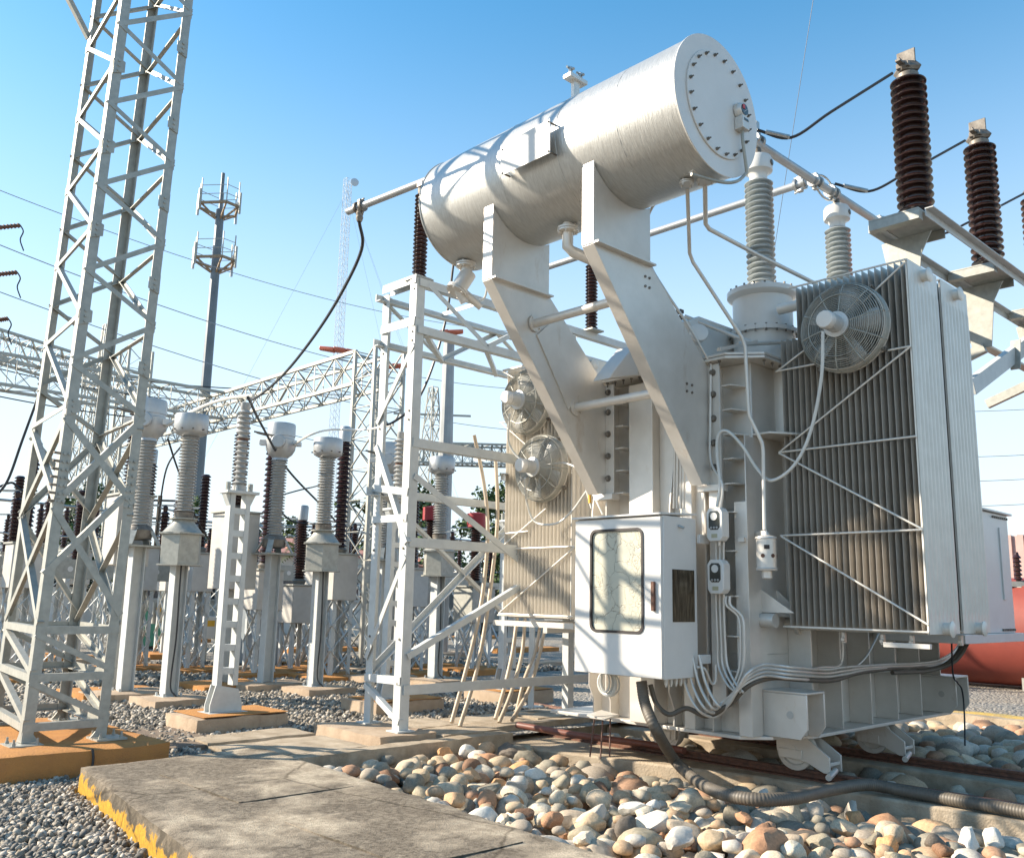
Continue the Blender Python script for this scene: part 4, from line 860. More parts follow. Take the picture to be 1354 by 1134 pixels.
b.build('cable_glands', ALU, cb, kind='stuff')
pipe('corner_conduit', [(6.9,4.84,.94),(6.96,4.80,.92),(7.03,4.78,.80),(7.06,4.76,.82),(7.07,4.76,.96)], .012, TANK, sm=True)
# coil of white cable hanging below
for i in range(7):
    c0 = on(800,905,X=6.75); r1 = .055+.012*i
    pts = [c0+V(.02*math.sin(i), -r1*math.sin(t)*1.0, .10-.0-(.15+r1*.6)*(.5-.5*math.cos(t))) for t in [2*math.pi*j/20 for j in range(21)]]
    pipe('coiled_cable', [p+V(.01*i,0,.02) for p in pts], .009, WHITEC, sm=False, seg=6)
# big corrugated conduit
hp = curve([on(848,900,X=6.62),on(853,930,X=6.62),on(868,965,X=6.6),on(895,1008,Z=.06),on(935,1040,Z=.06),on(985,1055,Z=.07),on(1045,1055,Z=.07),on(1100,1043,Z=.04),on(1150,1037,Z=.03),on(1200,1046,Z=.0),on(1280,1060,Z=.0),on(1360,1074,Z=.0),on(1460,1094,Z=.0)], 10)
L_ = [0]
for i in range(1, len(hp)): L_.append(L_[-1]+(hp[i]-hp[i-1]).length)
nn = int(L_[-1]/.006); pts = []; rr = []; j = 0
for i in range(nn):
    s = L_[-1]*i/(nn-1)
    while j < len(hp)-2 and L_[j+1] < s: j += 1
    pts.append(hp[j].lerp(hp[j+1], (s-L_[j])/max(1e-6, L_[j+1]-L_[j]))); rr.append(.050 if (i//2) % 2 else .0475)
ch = MB().tube(pts, rr, 16).build('corrugated_conduit', HOSE); tag(ch, 'thick corrugated grey conduit looping from the control cabinet over the stones', 'conduit')
# rusty pipes lying by the pit wall
o = MB().tube([on(684,958,Z=.09),on(760,971,Z=.07),on(860,984,Z=.03),on(905,992,Z=.03)], .035, 14).build('rusty_pipe', REDP); tag(o, 'red-brown pipe lying along the plinth left of the near wheels', 'pipe')
o = MB().tube([on(700,930,Z=.05),on(770,942,Z=.03),on(830,950,Z=.02)], .03, 10).build('rusty_pipe', RUST); tag(o, 'dark rusty pipe behind the control cabinet near the trench covers', 'pipe')
#PART2
# ------------------------------------------------------------------ brown arresters on brackets of the transformer
def clampbits(mb, c, ax, r):
    c = Vector(c); ax = Vector(ax).normalized()
    for s in (-.05, .05): mb.lathe([(r+.012,-.018),(r+.03,-.018),(r+.03,.018),(r+.012,.018)], c+ax*s, ax, 12)
    for s in (-1, 1):
        mb.cyl(c+V(0,0,s*(r+.02))-ax*.07, c+V(0,0,s*(r+.05))+ax*.07, .012, 6); mb.box(c+V(-.03,-.03,s*(r+.0)-.02), c+V(.03,.03,s*(r+.05)))
AY = 3.70
arr = []
br = thing('bracket_structure', 'pale steel bracket frame carrying the brown insulators beyond the radiators', 'steel bracket', (9.4, 4.4, 4.5))
for i, (x, lab) in enumerate(((9.40, 'tallest glossy brown insulator, standing on the bracket right above the near radiators'), (11.48, 'glossy brown insulator second from the top right, with sky on both sides'), (13.56, 'brown insulator cut off by the right edge of the photo'))):
    z0 = 5.46; t = thing('brown_insulator', lab, 'insulator', (x, AY, z0), 'brown insulators on the bracket frame'); arr.append(t)
    k = MB(); k.lathe([(.10,0),(.10,.03),(.075,.05),(.085,.14),(.10,.15)], (x,AY,z0), (0,0,1), 24)
    for a in range(4): q = R(45+90*a); k.box((x+.13*math.cos(q)-.03,AY+.13*math.sin(q)-.03,z0),(x+.13*math.cos(q)+.03,AY+.13*math.sin(q)+.03,z0+.07)); k.bolt((x+.13*math.cos(q),AY+.13*math.sin(q),z0+.07), (0,0,1), .015, .03)
    k.build('base_casting', LGREYP, t, bevel=.005)
    MB().lathe([(.05,.12)]+sheds(.14, 1.72, 18, .125, .188)+[(.05,1.72)], (x,AY,z0), (0,0,1), 36).build('porcelain', BROWN, t)
    k = MB(); k.lathe([(.11,1.69),(.115,1.76),(.07,1.78)], (x,AY,z0), (0,0,1), 24)
    k.lathe([(.13,1.78),(.16,1.82),(.10,1.90),(.05,1.91)], (x,AY,z0), (0,0,1), 4); k.box((x-.02,AY-.10,z0+1.78),(x+.0,AY+.10,z0+2.05)); k.box((x-.13,AY-.07,z0+1.80),(x+.10,AY+.07,z0+1.86)); k.box((x+.04,AY-.06,z0+1.82),(x+.06,AY+.06,z0+1.96))
    k.box((x-.24,AY-.03,z0+1.82),(x-.1,AY+.03,z0+1.85))
    for s in (-.2,-.16): k.bolt((x+s,AY,z0+1.85), (0,0,1), .014, .03)
    k.build('terminal_cap', CAST, t, bevel=.006)
    # platform under it
    p = MB(); p.box((x-.50,AY-.22,z0-.02),(x+.22,AY+.30,z0-.002)); p.box((x-.50,AY-.22,z0-.12),(x-.40,AY+.30,z0-.022)); p.box((x+.2,AY-.20,z0-.12),(x+.22,AY+.30,z0-.022)); p.build('platform', GALV, br, bevel=.002)
    p = MB(); p.plate([(x-.1,AY-.18,z0-.122),(x-.1,AY+.28,z0-.122),(x-.1,AY+.28,z0-.35),(x-.1,AY+.16,z0-.9),(x-.1,AY+.0,z0-.9),(x-.1,AY-.06,z0-.35)], (.014,0,0)); p.bar((x-.093,AY+.08,z0-.9),(x-.093,4.5,4.3),.08,.12); p.bar((x-.093,AY+.30,z0-.13),(x-.093,AY+.17,z0-.9),.10,.012)
    p.build('bracket_web', GALV, br, bevel=.002)
MB().ang((8.98,AY-.25,5.46),(16.5,AY-.25,5.46),(0,0,-1),(0,-1,0),.085,.01).build('edge_angle', WSTL, br)
MB().ang((8.98,AY+.34,5.44),(16.5,AY+.34,5.44),(0,0,-1),(0,-1,0),.085,.01).build('edge_angle', WSTL, br)
MB().ang((9.5,4.2,4.85),(16,4.2,4.85),(0,0,1),(0,-1,0),.12,.012).build('lower_angle', GALV, br)
k = MB(); a = on(1283,512,Y=4.0); b = on(1362,452,Y=3.9); k.bar(a, b, .10, .20); k.build('box_strut', WSTL, br, bevel=.004)
k = MB(); k.bar(on(1343,450,Y=3.88), on(1343,488,Y=3.88), .12, .02, (1,0,0)); k.build('strut_plate', GALV, br)
k = MB(); k.box((9.9,4.2,3.9),(10.4,4.5,5.4)); k.box((11.3,4.2,3.9),(11.6,4.5,5.4)); 
# cable box on the far end of the transformer
tb = T
q0, q1, q2, q3 = on(1298,676,Y=3.6), on(1331,682,Y=3.6), on(1337,836,Y=3.6), on(1300,836,Y=3.6)
m = MB(); m.box((q0.x-.9,3.6,q2.z),(q1.x,4.4,q1.z)); bx = m.build('cable_box', CABM, T, bevel=.004)
m = MB(); m.plate([(q0.x-.9,3.56,q1.z+.02),(q1.x+.05,3.56,q1.z+.0),(q1.x+.05,4.45,q1.z+.0),(q0.x-.9,4.45,q1.z+.02)], (0,0,.02)); m.box((q0.x-.9,3.52,q2.z-.09),(q1.x+.02,4.4,q2.z-.002)); m.box((q1.x-.30,3.585,q2.z+.35),(q1.x-.22,3.60,q1.z-.15)); m.build('box_trim', CABM, bx, bevel=.003)
b = MB()
n = 14
for i in range(n): z = q2.z+.06+(q1.z-q2.z-.1)*i/(n-1); b.lathe([(.016,0),(.016,.03),(.012,.03),(.012,.045)], (q1.x,3.63,z), (1,0,0), 6)
for i in range(8): b.bolt((q1.x-.04-i*.06,3.6,q1.z-.04), (0,-1,0), .013, .02); b.bolt((q1.x-.04-i*.05,3.6,q2.z+.03), (0,-1,0), .013, .02)
b.build('box_bolts', CAST, bx, kind='stuff')
# ------------------------------------------------------------------ bus pipes
PY, PZ = 4.80, 6.32
t = thing('bus_pipe', 'aluminium bus pipe running right above the grey bushings to the brown insulators', 'pipe', (8, PY, PZ), 'aluminium bus pipes')
MB().cyl((7.55,PY,PZ),(11.45,PY,PZ), .048, 20).build('pipe', HEAD, t)
for x in (9.35,9.75,11.0,11.4):
    c = MB(); clampbits(c, (x,PY,PZ), (1,0,0), .048); c.build('clamp', ALU, t, bevel=.003)
for x in (9.35, 11.0):
    for s in (-1, 1): MB().tube(curve([(x,PY,PZ+s*.07),(x+.15,PY,PZ+s*.13),(x+.3,PY,PZ+s*.13),(x+.42,PY,PZ+s*.07)]), .012, 6).build('expansion_strap', ALU, t)

# pipe along Y meeting it, and the pipe over the conservator
t = thing('bus_pipe', 'aluminium bus pipe passing behind the conservator legs towards the grey bushings', 'pipe', (9.25, 6, 6.2), 'aluminium bus pipes')
a, b = on(1066,241,Y=4.90), on(700,361,X=8.95); MB().cyl(a, b, .045, 20).build('pipe', HEAD, t)
c = MB(); clampbits(c, a+V(0,.08,0), b-a, .045); c.build('clamp', ALU, t, bevel=.003)
t = thing('bus_pipe', 'aluminium bus pipe ending free at the left of the overhead tank', 'pipe', (6.05, 8.5, 6.2), 'aluminium bus pipes')
a, b = on(460,280,X=6.05), on(641,208,X=6.35); MB().cyl(a, b+(b-a)*.28, .045, 20).build('pipe', HEAD, t)
BA = a; BB = b
c = MB(); clampbits(c, a.lerp(b,.10), b-a, .045); c.lathe([(.05,0),(.04,.04),(.05,.05),(.04,.09),(.05,.10),(.04,.14),(.03,.16)], a.lerp(b,.10)-V(0,0,.04), (0,0,-1), 10); c.build('clamp', CAST, t, bevel=.003)
# cables between bushing heads, pipes and brown insulators
def wire(name, lab, pts, r, m_=None, cat='cable', sm=True, group=None):
    o = MB().tube(curve(pts, 8) if sm else pts, r, 6).build(name, m_ or BLACK); tag(o, lab, cat, group); return o
def lug(p, q):
    return MB().cyl(p, Vector(p).lerp(Vector(q), 1), .022, 8)
for (sx, ap, lab) in (((1001,172), (1180,97), 'black cable from the tank end pipe to the tallest brown insulator'), ((1104,243), (1276,186), 'black cable from the pipe clamp to the second brown insulator'), ((1196,300), (1354,256), 'black cable from the pipe end to the brown insulator at the right edge')):
    a = on(*sx, Y=4.75); b = on(*ap, Y=3.72); m1 = on(sx[0]+45, sx[1]+10, Y=4.5); m2 = on((sx[0]*.45+ap[0]*.55), (sx[1]*.45+ap[1]*.55)+17, Y=4.15)
    o = wire('jumper_cable', lab, [a, m1, m2, b], .016)
    MB().cyl(a.lerp(m1,.25), a.lerp(m1,.95), .026, 8).build('cable_lug', ALU, o)
k = thing('terminal_clamp', 'cast clamp on top of the large grey bushing beside the end cover', 'clamp', (8.1,4.8,6.3))
c = MB(); clampbits(c, (8.1,4.8,6.36), (1,0,0), .04); c.box((8.03,4.76,6.40),(8.09,4.86,6.55)); c.cyl((8.1,4.8,6.2),(8.1,4.8,6.34),.025,8); c.build('clamp_body', ALU, k, bevel=.004)
# ------------------------------------------------------------------ steel frame left of the conservator
FR = thing('steel_portal', 'tall pale angle steel frame standing at the pit edge left of the control cabinet', 'steel portal', (6.0, 8.3, .12))
pR, pL = V(5.97,7.87,.12), V(6.10,8.69,.12)
def post(p, h, w_=.11): 
    o = MB().ang(p, p+V(0,0,h), (1,0,0), (0,1,0), w_, .012).build('post', WSTL, FR); return o
def post2(p, h, w_, dy):
    b = MB(); b.ang(p, p+V(0,0,h), (1,0,0), (0,dy,0), w_, .012); b.box((p.x-.06,p.y-.06 if dy > 0 else p.y-.14,.12),(p.x+.16,p.y+.14 if dy > 0 else p.y+.06,.135)); b.build('post', WSTL, FR, smooth=False)
post2(pR, 4.93, .12, 1); post2(pL, 4.90, .12, -1)
pR2, pL2 = pR+V(2.55,0,0), pL+V(2.55,0,0)
post2(pR2, 4.8, .1, 1); post2(pL2, 4.8, .1, -1)
def mem(name, p, q, w_=.07, ref=(0,1,0), d=None):
    p = Vector(p); q = Vector(q); dd = (q-p).normalized(); n = Vector(ref); a = dd.cross(n).normalized()
    MB().ang(p+n*.012-a*w_/2, q+n*.012-a*w_/2, a, -n, w_, .009).build(name, WSTL, FR, smooth=False)
# short side bracing between the two posts (plane X = const)
def zz(y, pt): # height on post from picture
    p = pR if pt == 'R' else pL
    lo, hi = 0, 6
    for _ in range(40):
        m_ = (lo+hi)/2; v = V(p.x, p.y, m_)-EYE; yy = 567-F*v.dot(up)/v.dot(fw)
        if yy > y: lo = m_
        else: hi = m_
    return lo
def side(yl, yr, w_=.07, off=0): mem('brace', (pL.x-.005+off, pL.y, zz(yl,'L')), (pR.x-.005+off, pR.y, zz(yr,'R')), w_, (-1,0,0))
side(384, 368, .10); side(437, 424, .10); side(645, 650, .08); side(687, 684, .08); side(895, 900, .08); side(560, 455, .055); side(590, 718, .065); side(870, 735, .055); side(905, 955, .06); side(384,368,.10, .12)
# members running along X: beam
def along(z, y, x0=6.0, x1=8.55, w_=.09, sgn=1):
    s_ = 1 if y < 8.3 else -1; MB().ang((x0,y-s_*.013,z),(x1,y-s_*.013,z),(0,0,sgn),(0,s_,0),w_,.0095).build('chord', WSTL, FR, smooth=False)
zT, zB = 5.02, 4.38
for y in (7.86, 8.69):
    along(zT-.09, y, 6.0, 11.6); along(zB, y, 6.0, 11.6)
n = 6; xs_ = [6.12+i*.92 for i in range(n+1)]
for y, s in ((7.855, -1), (8.70, 1)):
    for i in range(n):
        a, b = ((xs_[i],y,zT-.05),(xs_[i+1],y,zB+.05)) if i % 2 == 0 else ((xs_[i],y,zB+.05),(xs_[i+1],y,zT-.05))
        mem('lattice_bar', a, b, .055, (0,s,0))
for i in range(n+1):
    mem('lattice_bar', (xs_[i],7.87,zB), (xs_[min(i+1,n)],8.69,zB), .05, (0,0,-1))
    if i % 2: mem('lattice_bar', (xs_[i],7.87,zT), (xs_[i],8.69,zT), .05, (0,0,1))
# lower members and big diagonals
along(zz(590,'R'), 7.87, w_=.10); along(zz(650,'L')-.05, 8.69, w_=.10); along(zz(716,'R')-.05, 7.87, w_=.10, x1=8.5); along(zz(915,'R')-.03, 7.865, w_=.10, x0=6.0, x1=9.4)
mem('brace', (6.03,7.86,zz(628,'R')), (8.0,7.86,1.75), .07, (0,-1,0)); mem('brace', (6.1,8.7,zz(640,'L')), (8.2,8.7,1.3), .07, (0,1,0))
mem('brace', (6.03,7.85,zz(868,'R')), (8.45,7.85,2.0), .07, (0,-1,0)); mem('brace', (6.12,8.69,zz(890,'L')), (8.45,8.69,2.6), .07, (0,1,0))
mem('brace', (8.0,7.9,3.25), (8.45,9.6,3.45), .08, (0,0,1)); mem('brace', (7.4,7.9,2.95), (8.5,8.9,3.1), .08, (0,0,1))
b = MB()
for p_ in (pR, pL):
    for z in (.6,1.05,2.0,2.3,3.4,3.5,4.3,4.4,4.9): b.bolt((p_.x-.0,p_.y+.05 if p_ is pR else p_.y-.05,z), (-1,0,0), .013, .014)
b.build('frame_bolts', CAST, FR, kind='stuff')
# dark thin insulators standing on the frame
def slim(x, y, z, h, lab, r=.085):
    t = thing('post_insulator', lab, 'insulator', (x,y,z), 'dark post insulators on the steel frame')
    MB().box((x-.12,y-.12,z-.02),(x+.12,y+.12,z)).build('base_plate', GALV, t)
    MB().lathe([(.05,0)]+sheds(.02, h-.12, int(h/.055), r*.66, r)+[(.05,h-.12)], (x,y,z), (0,0,1), 24).build('porcelain', DBRN, t)
    c = MB(); c.lathe([(.05,h-.13),(.06,h-.06),(.03,h-.05),(.03,h)], (x,y,z), (0,0,1), 12); c.box((x-.05,y-.05,z+h-.04),(x+.05,y+.05,z+h+.02)); c.build('cap', CAST, t, bevel=.004)
slim(6.08, 7.98, 5.05, 1.16, 'dark ribbed insulator under the free pipe, behind the left end of the overhead tank')
slim(8.90, 7.85, 5.04, 1.05, 'dark ribbed insulator seen between the two conservator legs')
# ------------------------------------------------------------------ lattice tower, left
TW = thing('lattice_tower', 'tall grey lattice steel tower on an orange footing at the left edge', 'tower', (3.0, 9.1, .22))
o = block('tower_footing', 2.25, 7.98, -.1, 3.62, 10.25, .22, PADO, wob=.012, step=.1); tag(o, 'orange painted concrete footing under the lattice tower', 'footing')
o = block('flat_slab', 3.75, 8.72, -.05, 4.65, 10.2, .05, conc('brown_slab', (.24,.19,.14), (.17,.13,.10), scale=5), step=.12); tag(o, 'low brown concrete slab lying right of the tower footing', 'slab')
TZ = 9.6
foot = dict(A=V(2.56,8.49,.24), B=V(3.24,8.47,.24), C=V(3.36,9.87,.24), D=V(2.70,9.92,.24))
lean = V(.0235,.0015,0)
def TP(k, z): f_ = foot[k]; return V(f_.x+lean.x*(z-.24)*1, f_.y+lean.y*(z-.24), z)
cen = V(2.96,9.18,0)
def outdir(k):
    return {'A':(V(1,0,0),V(0,1,0)),'B':(V(-1,0,0),V(0,1,0)),'C':(V(-1,0,0),V(0,-1,0)),'D':(V(1,0,0),V(0,-1,0))}[k]
for k in 'ABCD':
    a_, b_ = outdir(k); l = MB().ang(TP(k,.24), TP(k,TZ), a_, b_, .088, .010); l.build('tower_leg', GALV, TW, smooth=False)
    f_ = foot[k]; m = MB(); m.box((f_.x-.12,f_.y-.12,.22),(f_.x+.14,f_.y+.14,.236)) 
    for s in (a_, b_): q = f_+s*.02; m.plate([q+V(0,0,0), q+s*.12, q+s*.10+V(0,0,.02), q+V(0,0,.16)], (b_ if s is a_ else a_)*.012)
    for dx in (-.08,.1):
        for dy in (-.08,.1): m.lathe([(.016,0),(.016,.02),(.01,.02),(.01,.05)], (f_.x+dx,f_.y+dy,.236), (0,0,1), 6)
    m.build('base_plate', GALV, TW)
fn = dict(AB=(0,-1,0), DA=(-1,0,0), CB=(1,0,0), DC=(0,1,0))
def tb_(k1, z1, k2, z2, w_=.06, fc='AB'):
    p, q = TP(k1, z1), TP(k2, z2); n = Vector(fn[fc]); off = n*.006; d = (q-p).normalized(); a = d.cross(n).normalized()
    MB().ang(p+off-a*w_/2, q+off-a*w_/2, a, -n if False else n*-1, w_, .008).build('lattice_bar', GALV, TW, smooth=False)
pit_ = .84
zr = [3.53+pit_*i for i in range(8)]
for fc, (k1, k2) in dict(AB='AB', DC='DC').items():
    for z in zr:
        if z+.45 < TZ: tb_(k1, z, k2, z+.45, .048, fc)
        if z+.84+.1 < TZ: tb_(k1, z+.86, k2, z+.47, .044, fc)
    tb_(k1, 3.49, k2, 3.10, .05, fc)
    tb_(k1, 2.22, k2, 3.08, .06, fc); tb_(k1, 3.0, k2, 2.28, .06, fc); tb_(k1, 1.62, k2, 2.45, .055, fc) if fc == 'AB' else None; tb_(k1, 2.2, k2, 1.28, .055, fc)
for fc, (k1, k2) in dict(DA='DA', CB='CB').items():
    hz = [3.1+.84*i for i in range(8)]
    for i, z in enumerate(hz):
        if z < TZ: tb_(k1, z, k2, z, .044, fc)
        if i+1 < 8 and hz[i+1] < TZ: tb_(k1, hz[i+1]+.06, k2, z+.04, .044, fc)
    tb_(k1, 3.05, k2, 2.25, .055, fc); tb_(k1, 2.2, k2, 3.0, .055, fc); tb_(k1, 2.2, k2, 1.2, .055, fc); tb_(k1, 1.2, k2, 2.2, .055, fc)
for z in (1.15, .76, .36):
    for fc, (k1, k2) in dict(AB='AB', DA='DA', CB='CB', DC='DC').items(): tb_(k1, z, k2, z, .065, fc)
for fc, (k1, k2) in dict(AB='AB', DA='DA', CB='CB', DC='DC').items():
    tb_(k1, 1.12, k2, .80, .05, fc); tb_(k1, .73, k2, .40, .05, fc)
tb_('A', 8.6, 'B', 8.6, .06, 'AB')
# gusset plates where bars meet the legs, and step bolts
g_ = MB()
for z in [3.1+.84*i for i in range(7)]:
    for k in 'AB':
        p = TP(k, z+(.45 if k == 'B' else 0)); s = 1 if k == 'A' else -1
        g_.plate([p+V(s*.0,-.006,-.09), p+V(s*.11,-.006,-.05), p+V(s*.11,-.006,.06), p+V(0,-.006,.10)], (0,-.006,0))
        for q in (-.05,0,.05): g_.bolt(p+V(s*.05,-.012,q), (0,-1,0), .013, .014)
for k in 'AB':
    for i in range(7):
        for e in (.035,.075): p = TP(k, 2.25+i*.07); g_.bolt(p+V(e if k == 'A' else -e,-.0,0), (0,-1,0), .014, .018)
g_.build('gusset_bolts', GALV, TW, kind='stuff')
m = MB()
for i in range(7): p = TP('A', 2.25+i*.07); m.cyl(p, p+V(-.06,-.02,0), .012, 6)
m.build('step_bolts', CAST, TW, kind='stuff')
# strut leaving the tower at the top left
mem2 = MB().ang(on(116,50,Y=9.9), on(60,-60,Y=9.9), (1,0,0), (0,1,0), .06, .008); mem2.build('crossarm_strut', GALV, TW)
m = MB().tube(curve([(2.95,7.98,.23),(2.96,7.965,.15),(2.95,7.96,0)]), .01, 6); m.build('earth_wire', BLACK, TW)
# ------------------------------------------------------------------ switchyard behind: current transformers, voltage transformers, posts
def pad(name, x0, y0, x1, y1, h, lab, m=PADC, cat='footing', grp='concrete footings of the switchyard'):
    o = block(name, x0, y0, -.1, x1, y1, h, m, wob=.010, step=.14, bev=.03); tag(o, lab, cat, grp); return o
def hpost(t, x, y, z0, z1, w_=.20, m_=WSTL, rot=0):
    p = MB(); p.box((x-w_/2,y-w_/2,z0),(x-w_/2+.014,y+w_/2,z1)); p.box((x+w_/2-.014,y-w_/2,z0),(x+w_/2,y+w_/2,z1)); p.box((x-w_/2+.0145,y-.007,z0),(x+w_/2-.0145,y+.007,z1)); po = p.build('post', m_, t, smooth=False)
    b = MB(); b.box((x-w_*.8,y-w_*.8,z0-.015),(x+w_*.8,y+w_*.8,z0)); 
    for dx in (-.65,.65):
        for dy in (-.65,.65): b.cyl((x+w_*dx,y+w_*dy,z0),(x+w_*dx,y+w_*dy,z0+.04),.015,6)
    b.plate([(x-w_/2-.002,y-.1,z0),(x-w_/2-.15,y-.1,z0),(x-w_/2-.002,y-.1,z0+.25)], (0,.012,0)) if False else None
    b.build('base_plate', m_, t, smooth=False); return po
def make_ct(x, y, lab, z0=.14):
    t = thing('current_transformer', lab, 'current transformer', (x,y,z0), 'current transformers with bowl heads')
    hpost(t, x, y, z0, 2.10, .18)
    k = MB(); k.box((x-.26,y-.26,2.10),(x+.26,y+.26,2.125))
    for a in range(4): q = R(45+90*a); c, s = math.cos(q), math.sin(q); k.bar((x+c*.30,y+s*.30,2.125),(x+c*.16,y+s*.16,2.36),.09,.02)
    k.build('base_cage', RUST if False else GALV, t, smooth=False)
    MB().lathe([(.11,2.20),(.17,2.22),(.19,2.34),(.15,2.40)], (x,y,0), (0,0,1), 24).build('base_pot', CAST, t)
    MB().lathe([(.1,2.38)]+sheds(2.40,3.62,26,.09,.132)+[(.1,3.62)], (x,y,0), (0,0,1), 28).build('porcelain', LGREYP, t)
    k = MB().lathe([(.13,3.62),(.12,3.66),(.19,3.72),(.235,3.80),(.245,3.88),(.245,3.96),(.22,3.97)], (x,y,0), (0,0,1), 32); k.build('bowl', HEAD, t)
    MB().lathe([(.215,3.965),(.215,4.01),(.225,4.015),(.225,4.20),(.215,4.225),(.18,4.235),(.01,4.24)], (x,y,0), (0,0,1), 32).build('cap', HEAD, t)
    d = V(-.62,-.78,0).normalized(); p = MB(); p.lathe([(.11,0),(.11,.10),(.10,.11),(.01,.112)], V(x,y,3.90)+d*.19, d, 24); p.build('terminal_disc', HEAD, t, bevel=.004)
    e = V(d.y,-d.x,0); p = MB(); p.bar(V(x,y,3.90)-e*.33, V(x,y,3.90)+e*.33, .10, .07); p.bar(V(x,y,3.9)-e*.33+d*.1, V(x,y,3.9)+e*.33+d*.1, .02, .09); p.build('terminal_bar', CABM, t, bevel=.006)
    p = MB(); p.bar(V(x,y,4.0)+e*.18+d*.18, V(x,y,4.04)+e*.36+d*.2, .05, .03); p.cyl(V(x,y,3.99)+e*.05+d*.2, V(x,y,4.05)+e*.40+d*.22, .015, 6); p.build('clamp', CAST, t); return t
def make_vt(x, y, lab, z0=.14, brown=False):
    t = thing('voltage_transformer', lab, 'voltage transformer', (x,y,z0), 'voltage transformers with drum heads')
    hpost(t, x, y, z0, 1.84, .18)
    pipe('pole_cable', [(x-.02,y-.10,1.84),(x-.03,y-.13,1.5),(x-.02,y-.13,.9),(x-.05,y-.14,.3),(x-.0,y-.2,.16),(x+.05,y-.25,.10)], .011, BLACK, t, sm=True, seg=6)
    MB().plate([(x+.28*math.cos(R(a)),y+.28*math.sin(R(a)),1.86) for a in (0,60,120,180,240,300)], (0,0,.40)).build('tank_box', GALV, t, bevel=.004)
    k = MB(); k.plate([(x+.325*math.cos(R(a)),y+.325*math.sin(R(a)),1.84) for a in (0,60,120,180,240,300)], (0,0,.02)); k.build('rim', GALV, t); k = MB(); k.plate([(x+.325*math.cos(R(a)),y+.325*math.sin(R(a)),2.26) for a in (0,60,120,180,240,300)], (0,0,.02)); k.build('rim', GALV, t); k = MB(); k.lathe([(.29,2.28),(.26,2.29),(.15,2.43),(.14,2.46),(.19,2.465),(.19,2.48)], (x,y,0), (0,0,1), 24); k.build('hopper', GALV, t)
    MB().lathe([(.12,2.48),(.13,2.56),(.1,2.57)], (x,y,0), (0,0,1), 16).build('collar', CAST, t)
    MB().lathe([(.1,2.56)]+sheds(2.57,3.62,24,.09,.132)+[(.1,3.62)], (x,y,0), (0,0,1), 28).build('porcelain', LGREYP, t)
    MB().lathe([(.14,3.62),(.18,3.64),(.215,3.66),(.23,3.69),(.23,3.90),(.215,3.925),(.01,3.93)], (x,y,0), (0,0,1), 36).build('drum_head', HEAD, t, bevel=.003)
    b = MB()
    for i in range(10): q = 2*math.pi*i/10; b.lathe([(.012,0),(.012,.03)], (x+.224*math.cos(q),y+.224*math.sin(q),3.70), (math.cos(q),math.sin(q),0), 6)
    b.build('head_bolts', CAST, t, kind='stuff'); return t
CT = [(5.20,13.1,'grey bowl-headed current transformer standing just right of the lattice tower'), (7.45,13.3,'grey bowl-headed current transformer in the middle of the yard, beside the blue-grey cabinet'), (9.75,13.5,'bowl-headed current transformer half hidden behind the steel frame')]
VTs = [(5.43,12.2,'drum-headed voltage transformer left of the slim lattice post'), (7.78,12.4,'drum-headed voltage transformer between the middle current transformer and the steel frame'), (10.2,12.5,'drum-headed voltage transformer seen through the steel frame')]
for i, (x, y, l) in enumerate(CT): make_ct(x, y, l); pad('concrete_footing', x-.50, y-.38, x+.62, y+.38, .14, 'tan concrete footing under the bowl-headed current transformer '+('next to the tower','beside the blue-grey cabinet','behind the steel frame')[i])
for i, (x, y, l) in enumerate(VTs): make_vt(x, y, l); pad('concrete_footing', x-.40, y-.50, x+.45, y+.34, .14, 'tan concrete footing under the drum-headed voltage transformer '+('left of the slim post','in the middle of the yard','seen through the steel frame')[i])
# slim lattice posts with a grey post insulator
def slimpost(x, y, lab, z0=.20, ins=True):
    t = thing('insulator_post', lab, 'insulator post', (x,y,z0), 'slim ladder posts with grey post insulators')
    b = MB(); 
    for s in (-.095, .095): b.box((x+s-.03, y-.06, z0+.28),(x+s+.03, y+.06, 2.62))
    b.build('rail_pair', WSTL, t, kind=None, smooth=False)
    for i in range(9): z = z0+.40+i*.255; MB().box((x-.0645,y-.055,z),(x+.0645,y+.055,z+.07)).build('rung', WSTL, t)
    b = MB()
    for s in (-.07,.05): b.plate([(x-.19,y+s,z0),(x+.19,y+s,z0),(x+.19,y+s,z0+.08),(x+.135,y+s,z0+.24),(x-.135,y+s,z0+.29),(x-.19,y+s,z0+.08)], (0,.02,0))
    b.box((x-.23,y-.15,z0-.014),(x+.23,y+.15,z0-.001)); b.build('base_shoe', WSTL, t, bevel=.003)
    MB().box((x-.2,y-.12,2.62),(x+.2,y+.12,2.65)).build('top_plate', WSTL, t); b = MB(); b.plate([(x-.19,y-.05,2.62),(x-.126,y-.05,2.62),(x-.126,y-.05,2.48)], (0,.1,0)); b.plate([(x+.19,y-.05,2.62),(x+.126,y-.05,2.62),(x+.126,y-.05,2.48)], (0,.1,0)); b.build('top_gusset', WSTL, t)
    if ins:
        MB().lathe([(.07,2.65),(.075,2.72),(.05,2.73)]+sheds(2.73,3.62,15,.05,.085)+[(.055,3.62),(.055,3.70),(.02,3.71)], (x,y,0), (0,0,1), 24).build('porcelain', LGREYP, t)
        MB().lathe([(.055,3.24),(.062,3.25),(.062,3.275),(.055,3.285)], (x,y,0), (0,0,1), 20).build('red_band', RUST, t)
        for s in (-1,1): MB().cyl((x+s*.14,y,2.65),(x+s*.14,y,2.75),.03,8).build('stud', GALV, t)
    return t
SP = [(5.02,9.85,'slim white ladder post with grey insulator on an orange-topped block, left of the steel frame'), (7.42,10.0,'slim ladder post with grey insulator directly behind the steel frame'), (9.6,10.1,'slim white ladder post behind the cream hoses left of the radiator')]
